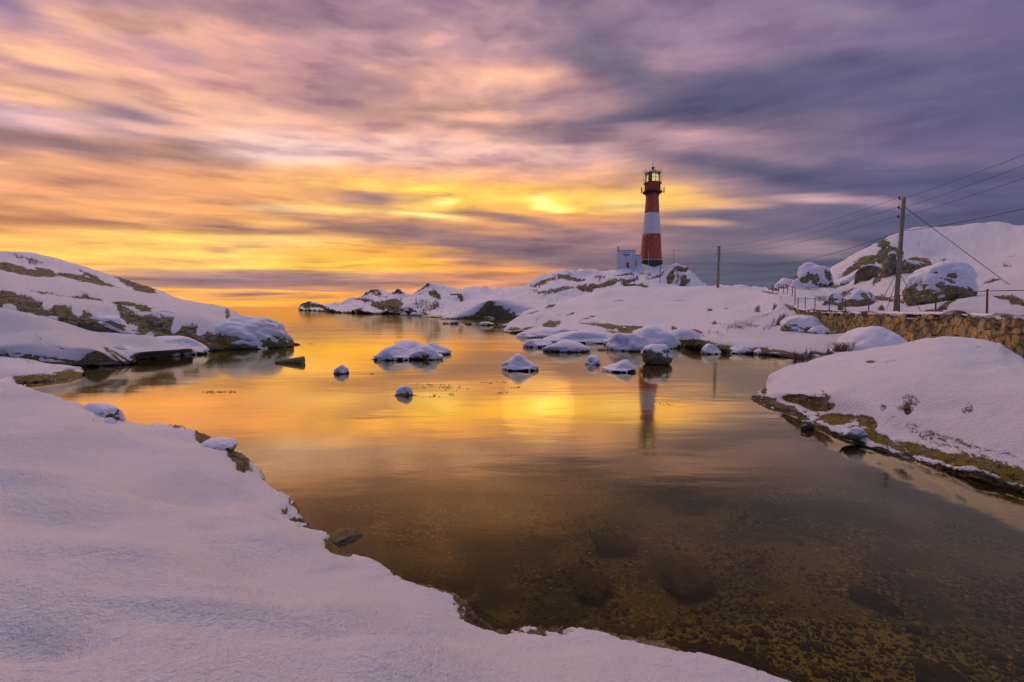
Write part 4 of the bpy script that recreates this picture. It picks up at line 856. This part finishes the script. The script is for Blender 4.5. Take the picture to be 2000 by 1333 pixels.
sc_ = link('snow_cap', mesh_np('snow_cap', PS.reshape(-1, 3), gridfaces(PS.shape[0], ns), True), M_snow, wall_)

# ------------------------------------------------------------------ iron fences
def fence(posts, label, r, ext=None, toprail=True, midr=False):
    P0 = at(*posts[0][:1], posts[0][2], posts[0][3])
    root = empty('railing_fence', P0, label, 'fence')
    tops = []
    for px, tp, bt, Y in posts:
        a = at(px, bt, Y); c = at(px, tp, Y); tops.append(c)
        q = MB(); q.tube([a-P0-Vector((0, 0, .25)), c-P0], r, 8); q.lathe([(r*1.25, 0), (r*1.25, .02), (.002, .035)], 8, c=tuple(c-P0)); q.build('post', M_rust, root, True)
    if ext: tops.append(at(*ext))
    q = MB()
    for a, c in zip(tops, tops[1:]): q.tube([a-P0-Vector((0, 0, .03)), (a+c)/2-P0-Vector((0, 0, .05)), c-P0-Vector((0, 0, .03))], r*.55, 6)
    q.build('rail', M_rust, root)
    if midr:
        q = MB()
        for a, c in zip(tops, tops[1:]): q.tube([a-P0-Vector((0, 0, .35)), c-P0-Vector((0, 0, .35))], r*.5, 6)
        q.build('rail', M_rust, root)
fence([(1559,582.5,601,36.0),(1573,582,604,34),(1592,583,607,31.6),(1620,584,609,30),(1651,584.5,610,28.5),(1697,585,610.5,26.2),(1757,577,611,22.6),(1828,573,611,19.6),(1928.5,567,614,15.6),(2110,560,628,11.6)], 'low rusty iron fence with slim posts and one rail along the stone wall top', .028)
fence([(1509,558,568,52),(1521,556,568,50),(1530,557,568,49),(1538,558,569,47),(1548,560,573,44),(1553,562,597,39)], 'small dark fence at the far left end of the stone wall', .035, midr=True)
# ------------------------------------------------------------------ boulders: stone with a separate cap of snow
ICO = {}
def ico(n):
    if n not in ICO:
        bm = bmesh.new(); bmesh.ops.create_icosphere(bm, subdivisions=n, radius=1.0)
        ICO[n] = (np.array([tuple(v.co) for v in bm.verts]), np.array([[v.index for v in f.verts] for f in bm.faces])); bm.free()
    return ICO[n]
def rock_mat(name, s, wet, algae, c1, c2):
    m, t, b = material(name); p = wpos(t); geo = t.new('ShaderNodeNewGeometry'); sp = t.new('ShaderNodeSeparateXYZ'); t.l.new(geo.outputs['Position'], sp.inputs[0])
    n1 = t.noise(p, 5/s, 6, .7); n2 = t.noise(p, 1.5/s, 4, .6)
    rc = t.mix(t.step(n1, .35, .65), (*c1, 1), (*c2, 1)); rc = t.mix(t.step(n2, .5, .7), rc, t.mix(1.0, rc, (.45, .45, .5), 'MULTIPLY'))
    z = t.math('ADD', sp.outputs[2], t.math('MULTIPLY', t.math('SUBTRACT', n2, .5), -3*wet))
    rc = t.mix(t.math('MULTIPLY', t.step(n1, .4, .6), t.math('MULTIPLY', t.step(z, wet*.8, wet*1.5), t.step(z, wet*6, wet*3)), None) if not algae else t.math('MULTIPLY', t.math('MULTIPLY', t.step(n1, .4, .6), t.math('MULTIPLY', t.step(z, wet*.8, wet*1.5), t.step(z, wet*6, wet*3))), algae), rc, (.15, .12, .018))
    w_ = t.step(z, wet*1.6, wet*.8); rc = t.mix(w_, rc, t.mix(n1, (.015, .014, .010), (.08, .068, .038)))
    frost = t.step(t.noise(p, 22/s, 4, .7), .60, .66)
    sn = t.new('ShaderNodeSeparateXYZ'); t.l.new(geo.outputs['Normal'], sn.inputs[0])
    fr_ = t.math('MULTIPLY', t.math('MULTIPLY', frost, t.step(sn.outputs[2], .05, .5)), t.math('SUBTRACT', 1.0, w_))
    rc = t.mix(fr_, rc, (.8, .82, .87))
    t.put(b.inputs['Base Color'], rc); t.put(b.inputs['Roughness'], t.mix(w_, (.85, .85, .85), (.25, .25, .25)))
    t.put(b.inputs['Normal'], bump(t, t.math('ADD', n1, t.math('MULTIPLY', t.noise(p, 30/s, 4, .65), .4)), .12*s)); return m
M_bl = rock_mat('boulder_rock', .5, .04, .7, (.13, .11, .05), (.38, .32, .15))
M_blb = rock_mat('hill_boulder_rock', 1.4, .001, 0, (.15, .13, .065), (.40, .34, .17))
M_hd = rock_mat('headland_rock', 1.0, .07, .7, (.17, .145, .065), (.46, .39, .19))
M_sub = simple('submerged_rock', (.085, .07, .038), .9, var=.5, scale=5, bmp=.05)
def boulder(px, wlp, wpx, tpx, label, name='boulder', cat='rock', group=None, Y=None, Z=0.0, seed=0, cap=.15, capn=.12, mat=None, depth=.8, sink=1.0, ang=.5, res=5, cone=1.2, rot=0.0, lean=0.0, sq=1.0, frontcut=0.0, th=None, peak=0.0):
    """width and top are read in pixels at the distance of the waterline"""
    base_ = at(px, wlp, Y) if Y else onz(px, wlp, Z)
    Y = base_.y; u = Y/FPX*1.0; Wd = wpx*u; top_ = at(px, tpx, Y+Wd*depth*.25); Ht = max(top_.z-base_.z, .03)
    V, F = ico(res); rs = np.random.RandomState(seed+100)
    P = V.copy(); e = sq
    P = np.sign(P)*np.abs(P)**e
    for k in range(int(12*ang)):
        nrm_ = rs.randn(3); nrm_[2] = abs(nrm_[2])*.6; nrm_ /= np.linalg.norm(nrm_); dd = rs.uniform(.68, .93)
        ex = P@nrm_-dd; P = P-np.where(ex > 0, ex, 0)[:, None]*nrm_*.9
    nn = V
    P = P+nn*(fbm(V*1.1+seed*3.3, 3)*(.09 if cone > 1.5 else .13)+fbm(V*3.5+seed, 4)*(.016 if cone > 1.5 else .032))[:, None]
    if peak: P[:, 2] *= 1+peak*np.exp(-((P[:, 0]-.15)**2+P[:, 1]**2)*5); 
    hx = (P[:, 0].max()-P[:, 0].min())/2; P[:, 0] = (P[:, 0]-(P[:, 0].max()+P[:, 0].min())/2)/hx
    P[:, 1] /= np.abs(P[:, 1]).max(); z0, z1 = P[:, 2].min(), P[:, 2].max()
    P[:, 2] = (P[:, 2]-z0)/(z1-z0)*(1+sink)-sink            # 0 at the waterline
    P[:, 2] = np.where(P[:, 2] > 0, np.clip(P[:, 2], 0, 1)**cone, P[:, 2]); P[:, 0] += lean*np.clip(P[:, 2], 0, 1)
    wid = np.abs(P[np.abs(P[:, 2]) < .08][:, 0]).max() if (np.abs(P[:, 2]) < .08).any() else 1
    P[:, 0] *= Wd/2/max(np.abs(P[P[:, 2] > -.02][:, 0]).max(), .3); P[:, 1] *= Wd/2*depth; P[:, 2] *= Ht
    if rot:
        cr_, sr_ = math.cos(R(rot)), math.sin(R(rot)); P[:, [0, 2]] = np.stack([P[:, 0]*cr_-P[:, 2]*sr_, P[:, 0]*sr_+P[:, 2]*cr_], 1)
    me0 = mesh_np(name, P, F, True); loc = Vector((base_.x, base_.y+Wd*depth*.30, base_.z))
    o = link(name, me0, mat or M_bl); o.location = loc; tag(o, label, cat, group)
    # snow cap
    if cap < 1:
        nv = np.zeros((len(P), 3)); me0.vertices.foreach_get  # vertex normals by faces
        fn = np.cross(P[F[:, 1]]-P[F[:, 0]], P[F[:, 2]]-P[F[:, 0]])
        for k in range(3): np.add.at(nv, F[:, k], fn)
        nv /= np.maximum(np.linalg.norm(nv, axis=1), 1e-12)[:, None]
        size = max(Wd, .2)
        f = nv[:, 2]+capn*fbm(P/size*3.5+seed, 4)+.35*(P[:, 2]/Ht-.35)-cap
        f = np.where(P[:, 2] < Ht*.12, f-.5*(1-P[:, 2]/(Ht*.12)), f)
        T_ = (th if th is not None else min(.10, .05*size+.008))
        off = smooth(f, -.02, .45)
        Q = P+nv*(off*T_-.012*min(size, 1)*(f < .02))[:, None]; Q[:, 2] += off*T_*.5
        keep = (f[F] > -.10).all(1)
        F2 = F[keep]; used, inv = np.unique(F2, return_inverse=True)
        if len(F2) > 10:
            c = link('snow_cap', mesh_np('snow_cap', Q[used], inv.reshape(-1, 3), True), M_snow, o)
    return o

W1 = 'stones standing in the calm water'
boulder(1288, 713, 60, 674, 'large round boulder in the water, thinly snowed on top, above the lighthouse reflection', group=W1, seed=1, cap=.42, capn=.75, depth=.9, sink=.25, ang=.0, th=.03, cone=1)
boulder(1015, 724, 78, 697, 'snow capped pyramid shaped rock alone in the middle of the bay', group=W1, seed=2, cap=.05, ang=.6, depth=.8, peak=.3, cone=2.1)
boulder(1214, 727, 66, 708, 'low triangular snow capped rock just left of the round boulder', group=W1, seed=3, cap=.02, ang=.7, lean=.25, peak=.35, cone=2.1)
boulder(1160, 713, 34, 697, 'small dark stone with a little snow left of the triangular rock', group=W1, seed=4, cap=.30, ang=.5, cone=2.1)
boulder(788, 773, 34, 757, 'small snow topped stone with a dark flat base, nearest stone in the water', group=W1, seed=5, cap=.25, ang=.3, cone=2.1)
boulder(789, 774, 50, 768, 'flat dark ledge under the small snow topped stone', group=W1, seed=15, cap=2, ang=.3, depth=.4, cone=2.1)
boulder(664, 731, 31, 716, 'small egg shaped stone with a snow cap at the left of the bay', group=W1, seed=6, cap=.35, ang=.1, cone=2.1)
G2 = 'snow covered rocks of the small islet'
boulder(765, 704, 78, 682, 'front left rock of the snow covered islet in the bay', 'islet_rock', group=G2, seed=7, cap=-.02, ang=.5, lean=.15, cone=2.1)
boulder(826, 703, 78, 680, 'front right rock of the snow covered islet, beside the dark cleft', 'islet_rock', group=G2, seed=8, cap=-.02, ang=.5, lean=-.12, cone=2.1)
boulder(790, 694, 96, 671, 'highest rear rock of the snow covered islet', 'islet_rock', group=G2, seed=9, cap=-.02, ang=.4, cone=2.1)
boulder(847, 693, 64, 674, 'right hand rear rock of the snow covered islet, sloping to the right', 'islet_rock', group=G2, seed=10, cap=-.02, ang=.4, lean=-.2, cone=2.1)
boulder(742, 703, 40, 697, 'flat dark tip of the islet on its left', 'islet_rock', group=G2, seed=11, cap=.9, ang=.4, depth=.5, cone=2.1)
G3 = 'low snow covered slabs off the near dome'
boulder(1075, 661, 134, 643, 'long low snow covered slab at the water, farthest left below the smooth dome', 'shore_slab', group=G3, seed=12, cap=-.1, depth=.6, cone=1.7)
boulder(1136, 671, 156, 650, 'widest low snow covered slab below the smooth dome', 'shore_slab', group=G3, seed=13, cap=-.1, depth=.6, cone=1.7)
boulder(1052, 679, 60, 667, 'small snow covered slab at the left tip of the low slabs', 'shore_slab', group=G3, seed=14, cap=-.05, depth=.6, cone=1.7)
boulder(1108, 688, 96, 669, 'snow covered oval slab nearest the camera among the low slabs', 'shore_slab', group=G3, seed=16, cap=-.05, depth=.6, cone=1.7)
boulder(1234, 686, 84, 655, 'snow covered hump with dark green wet front beside the round boulder', 'shore_slab', group=G3, seed=17, cap=.02, depth=.8, mat=M_bl, cone=1.7)
boulder(1280, 681, 104, 643, 'tall smooth snow covered rock behind the round boulder', 'shore_slab', group=G3, seed=18, cap=-.05, depth=.7, cone=1.7)
boulder(1340, 668, 70, 646, 'snow covered rock with mossy front right of the tall smooth one', 'shore_slab', group=G3, seed=19, cap=.05, depth=.6, cone=1.7)
boulder(1191, 674, 24, 662, 'tiny snow topped stone between the widest slab and the hump', 'shore_slab', group=G3, seed=20, cap=.1, cone=1.7)
boulder(1177, 685, 26, 681, 'thin dark flat stone lying in the water without snow', group=W1, seed=21, cap=2, depth=.5, cone=2.1)
boulder(1393, 692, 38, 675, 'small domed snow covered stone at the right shore of the bay', group=W1, seed=22, cap=-.05, cone=2.1)
boulder(1447, 691, 40, 679, 'flat snow covered stone at the foot of the right shore', group=W1, seed=23, cap=-.05, cone=2.1)
boulder(1488, 693, 26, 684, 'little snow covered stone near the inner end of the bay', group=W1, seed=24, cap=0, cone=2.1)
G4 = 'low dark rocks awash before the peninsula'
for k, (px, wlp, wd, tp) in enumerate([(870,633,14,630),(887,633,20,628),(906,631,26,629),(914,634,16,629),(941,632,20,629),(949,636,30,631),(962,634,12,630),(980,635,20,632),(990,639,22,634)]):
    boulder(px, wlp, wd, tp, 'low dark rock awash between the peninsula and the near dome', 'low_rock', group=G4, seed=30+k, cap=(.55 if k in (5, 8, 1) else 2), res=3, depth=.6)
for k, (px, wlp, wd, tp) in enumerate([(788,616,14,612),(735,614,14,609),(755,614,16,608),(808,617,18,611),(822,618,14,613)]):
    boulder(px, wlp, wd, tp, 'snow covered stone at the waterline of the far peninsula', 'shore_stone', group='stones along the far peninsula', seed=45+k, cap=.1, res=3, depth=.6)
boulder(318, 694, 140, 663, 'long low rock with bare greenish front at the left shore', 'shore_rock', seed=50, cap=.20, capn=.5, depth=.45, sink=.5, sq=.8)
boulder(423, 683, 26, 676, 'small white snow topped stone below the cliff of the left headland', 'shore_stone', group='small stones at the left shore', seed=51, cap=.0)
boulder(338, 697, 18, 689, 'tiny pointed snow covered stone before the long low rock', 'shore_stone', group='small stones at the left shore', seed=52, cap=.0)
boulder(289, 696, 28, 690, 'flat snow covered stone left of the tiny pointed one', 'shore_stone', group='small stones at the left shore', seed=53, cap=.0)
boulder(240, 693, 46, 675, 'snow covered lump between the snow slabs and the long low rock', 'shore_rock', seed=54, cap=.05, Y=18.2, depth=.5)
boulder(192, 657, 104, 617, 'rounded boulder dusted with snow against the left headland', 'boulder', seed=55, cap=.32, capn=.7, Y=20.4, depth=.6, th=.03, sink=.5, ang=.3)
boulder(178, 836, 84, 792, 'snow covered rock poking out of the foreground bank at its left edge', 'boulder', seed=56, cap=.18, capn=.5, Y=7.0, depth=.6, sink=.6, th=.03)
boulder(210, 840, 24, 820, 'small snow covered stone beside the rock at the bank edge', 'boulder', seed=57, cap=.12, Y=6.6, sink=.6)
boulder(420, 880, 66, 862, 'low snow covered stone on the foreground bank above its dark rocky tip', 'boulder', seed=58, cap=-.1, Y=5.7, depth=.7, sink=.8, th=.03)
boulder(472, 930, 46, 900, 'dark mossy rock at the tip of the foreground bank', 'boulder', seed=59, cap=.8, capn=.5, depth=.8, sink=.6, ang=.9, th=.015)
boulder(656, 1064, 84, 1046, 'brown bare rock at the waterline of the foreground bank', 'boulder', seed=60, cap=2, capn=.5, depth=1.1, sink=.9, ang=1.0, th=.010, cone=1.45)
boulder(1578, 652, 84, 620, 'snow covered boulder at the left end of the stone wall', 'boulder', seed=62, cap=.12, Y=27.5, depth=.7, sink=.4, ang=.7, capn=.35)
boulder(1604, 656, 40, 640, 'small angular snow covered stone at the foot of the stone wall', 'boulder', seed=63, cap=.15, Y=26.5, ang=.9)
boulder(1533, 631, 26, 612, 'small brown stone at the corner of the stone wall', 'boulder', seed=64, cap=.6, Y=31, mat=M_blb)
boulder(1718, 700, 134, 646, 'broad smooth snow covered boulder in front of the stone wall', 'boulder', seed=65, cap=-.1, Y=14.5, depth=.7, sink=.8, ang=.3)
boulder(1597, 569, 84, 516, 'big rugged boulder with dark rock patches on the left end of the hill', 'boulder', seed=66, cap=.12, capn=1.0, Y=52, depth=.8, mat=M_blb, ang=.8, th=.16)
boulder(1542, 567, 44, 546, 'low snow covered rock at the far left end of the hill', 'boulder', seed=67, cap=.1, Y=54, depth=.8, mat=M_blb, th=.12)
boulder(1864, 592, 134, 514, 'huge rounded boulder with snow on top and bare overhanging base below the hill', 'boulder', seed=68, cap=.20, capn=.6, Y=28, depth=.8, sink=.30, mat=M_blb, ang=.35, th=.12, res=6)
boulder(1792, 540, 74, 506, 'dark block of bare rock under the snow edge of the hill, behind the pole', 'boulder', seed=69, cap=.75, capn=.3, Y=43, depth=.5, mat=M_blb, ang=1.2, th=.1, sq=.8)
boulder(1745, 534, 36, 494, 'upright dark rock face left of the pole', 'boulder', seed=70, cap=.6, capn=.3, Y=44, depth=.6, mat=M_blb, ang=1.1, th=.1, sq=.8)
boulder(1638, 600, 56, 573, 'rugged half snowed rock behind the fence', 'boulder', seed=71, cap=.45, capn=.8, Y=37, depth=.7, mat=M_blb, ang=.8, th=.06)
boulder(1688, 590, 60, 566, 'second rugged half snowed rock behind the fence, closer to the pole', 'boulder', seed=72, cap=.40, capn=.8, Y=36, depth=.6, mat=M_blb, ang=.8, th=.06)
boulder(1644, 600, 11, 591, 'tiny dark stone in the snow behind the fence, left one', 'stone', group='small stones behind the fence', seed=73, cap=.9, Y=29.5, mat=M_blb, res=4)
boulder(1724, 604, 12, 596, 'tiny dark stone in the snow left of the pole foot', 'stone', group='small stones behind the fence', seed=74, cap=.9, Y=26, mat=M_blb, res=4)
boulder(1672, 852, 50, 837, 'flat snow covered stone at the waterline of the right bank', 'shore_rock', seed=75, cap=.15, Y=7.15, depth=.45, sink=.8, ang=.5, th=.02)
boulder(1580, 834, 28, 822, 'grey pointed stone in the water against the right bank', 'shore_rock', seed=76, cap=.7, Y=8.0, depth=.6, ang=1.2, th=.01)
boulder(452, 690, 200, 622, 'broad rounded rock bulge with a bare brown face on the left headland tip', 'rock_outcrop', seed=81, cap=.36, capn=.30, Y=23.6, depth=.55, sink=.7, ang=.4, th=.10, mat=M_hd, res=6)
boulder(322, 672, 96, 610, 'rounded rock bulge with a bare brown face in the cliff of the left headland', 'rock_outcrop', seed=82, cap=.40, capn=.30, Y=23.0, depth=.5, sink=.7, ang=.5, th=.08, mat=M_hd)
boulder(528, 676, 62, 632, 'snow draped rocky knob at the outermost tip of the left headland', 'rock_outcrop', seed=83, cap=.25, capn=.5, Y=26.0, depth=.6, sink=.8, ang=.5, th=.06, mat=M_hd)
boulder(1680, 556, 104, 535, 'long tilted slab of rock under snow leaning up the left side of the hill', 'rock_slab', 'rock', seed=84, cap=-.05, Y=49, depth=.5, rot=30, sink=.6, th=.16, mat=M_blb)
boulder(1706, 552, 66, 518, 'dark angular rock in the hollow beneath the tilted slab', 'boulder', seed=85, cap=.8, Y=46.5, depth=.5, ang=1.1, mat=M_blb, rot=18)
# driftwood log
a, c = onz(538, 708, .03), onz(593, 707, .05); q = MB(); q.tube([a, a.lerp(c, .5)+Vector((0, 0, .04)), c+Vector((0, 0, .07))], .05, 10, .15)
tag(q.build('log', M_pole, None, True), 'thick dark log floating at the mouth of the bay', 'log')
a, c = onz(556, 672, .03), onz(585, 673, .03); q = MB(); q.tube([a, a.lerp(c, .6)+Vector((0, 0, .03)), c], .09, 8, .04)
tag(q.build('log', M_pole, None, True), 'thin dark piece of driftwood off the tip of the left headland', 'log')
# submerged stones and floating weed
for k, (px, wlp, wd, hh) in enumerate([(1200,1064,96,.09),(1150,1146,90,.06),(1350,1136,100,.08),(1706,1172,70,.08),(1833,1332,100,.10)]):
    b0 = onz(px, wlp, -.42); Wd = wd*b0.y/FPX; V, F = ico(4); r_ = np.random.RandomState(k+3)
    P = V*(1+.40*fbm(V*1.2+k*5, 3)+.16*fbm(V*4+k, 4))[:, None]
    for j in range(5):
        nn = r_.randn(3); nn /= np.linalg.norm(nn); ex = P@nn-.7; P = P-np.where(ex > 0, ex, 0)[:, None]*nn*.8
    P = P*np.array([Wd/2, Wd*(.30+.12*(k % 3)), hh])
    o = link('submerged_rock', mesh_np('submerged_rock', P, F), M_sub); o.location = (b0.x, b0.y, b0.z); o.rotation_euler = (0, 0, k*.7)
    tag(o, ['dark squarish stone under the water below the lighthouse reflection', 'flat dark rock under water nearest the foreground bank', 'broad dark stone under water right of the middle of the pool', 'dark stone under water in the pebble field', 'dark stone under water at the bottom right corner'][k], 'rock', 'stones lying under the water')
m, t, b = material('weed'); b.inputs['Base Color'].default_value = (.035, .022, .008, 1); b.inputs['Roughness'].default_value = .5
rs = np.random.RandomState(8); q = MB()
for cx_, cy_, w_, h_, n_ in [(840,752,26,4,14),(868,756,34,5,22),(848,774,12,2,8),(880,772,8,3,6),(955,747,14,2,8),(983,747,8,2,5),(1002,757,14,2,8),(980,768,10,2,6),(420,766,24,2.5,26),(452,765,10,1.5,8),(725,731,6,1,5),(1300,790,14,3,6),(600,672,12,1,5),(770,669,20,1,6)]:
    for k in range(n_):
        P0 = onz(cx_+rs.randn()*w_*.5, cy_+rs.randn()*h_*.5, .006); L_ = rs.uniform(.02, .09)*P0.y/13; a = rs.uniform(-.5, .5)
        q.tube([P0, P0+Vector((math.cos(a)*L_*.5, math.sin(a)*L_*.5, .012)), P0+Vector((math.cos(a+.3)*L_, math.sin(a+.3)*L_, 0))], .006, 4, .002)
tag(q.build('floating_weed', m), 'scattered brown bits of weed floating on the calm water', 'seaweed', kind='stuff')
# pebbles on the sea bed
m, t, b = material('pebble'); at_ = t.new('ShaderNodeAttribute', attribute_name='tone').outputs['Fac']
t.put(b.inputs['Base Color'], t.ramp(at_, [(0, (.03, .025, .016)), (.5, (.11, .08, .04)), (.8, (.26, .18, .08)), (1, (.50, .40, .22))])); b.inputs['Roughness'].default_value = .8
V, F = ico(1); VS = []; FS = []; TS = []; n = 0; k_ = 0
while n < 7000:
    px, py = rs.uniform(1000, 2080), rs.uniform(960, 1340); dens = fbm(np.array([[px/190., py/90., 2.]]), 3)[0]
    if rs.rand() > smooth(dens+(py-1050)/500, -.15, .5): continue
    P0 = onz(px, py, -.42); zb = -.38-.045*max(P0.y-2, 0); P0 = onz(px, py, zb)
    s_ = rs.lognormal(math.log(.010), .45); sc3 = s_*np.array([rs.uniform(.8, 1.5), rs.uniform(.8, 1.5), .6])
    VS.append(V*sc3+np.array([P0.x, P0.y, zb+.05*float(fbm(np.array([[P0.x, P0.y, 0]])/1.5, 4)[0])+s_*.3])); FS.append(F+n*len(V)); TS.append(np.full(len(V), rs.rand()**1.3)); n += 1
tag(link('gravel', mesh_np('gravel', np.concatenate(VS), np.concatenate(FS), True, {'tone': np.concatenate(TS)}), m), 'brown and yellow pebbles on the shallow sea bed', 'gravel', kind='stuff')
# dry grass and heather poking through the snow
m, t, b = material('dry_grass'); p = coords(t); t.put(b.inputs['Base Color'], t.mix(t.noise(p, 9, 2), (.05, .04, .018), (.20, .15, .07))); b.inputs['Roughness'].default_value = .8; M_grass = m
bpy.context.view_layer.update(); DG = bpy.context.evaluated_depsgraph_get()
def tuft(px, py, Y, n_, spread, h_, label, seed, thk=.004):
    rs = np.random.RandomState(seed); d = Vector(raydir(px, py)).normalized()
    hit, P0 = scene.ray_cast(DG, Vector((0, 0, CAMH)), d)[:2]                  # stand the tuft on the ground it grows from
    if not hit: P0 = at(px, py, Y)
    q = MB()
    for k in range(n_):
        a, r_ = rs.uniform(0, 6.28), spread*math.sqrt(rs.rand()); b0 = Vector((r_*math.cos(a), r_*math.sin(a)*.6, -.03))
        l = h_*rs.uniform(.4, 1); dx, dy = rs.randn(2)*.45*l
        q.tube([b0, b0+Vector((dx*.4, dy*.4, l*.65)), b0+Vector((dx, dy, l))], thk, 3, thk*.3)
    o = q.build('grass_tuft', M_grass); o.location = P0; tag(o, label, 'grass', 'dry tufts poking through the snow')
tuft(1595, 790, 8.8, 90, .16, .07, 'leftmost dry tuft on the right bank', 1, .003)
tuft(1772, 798, 7.9, 110, .15, .08, 'middle and densest dry tuft on the right bank', 2, .003)
tuft(1893, 803, 7.9, 60, .10, .07, 'rightmost small dry tuft on the right bank', 3, .003)
tuft(1728, 800, 8.1, 30, .06, .05, 'tiny dry tuft just left of the densest one', 4, .003)
tuft(1570, 701, 19.0, 120, .45, .30, 'bushy brown grass tuft on the shore below the stone wall', 5, .008)
tuft(1650, 686, 15.5, 200, .38, .36, 'tall brown bush of dry grass at the inner end of the bay', 6, .007)
tuft(1500, 692, 21, 100, .6, .16, 'thin dry grass along the inner shore', 7, .008)
tuft(12, 693, 12.5, 30, .25, .30, 'thin grass stems at the far left shore', 8, .004)
tuft(478, 922, 5.3, 90, .10, .07, 'dark heather at the tip of the foreground bank', 9, .003)
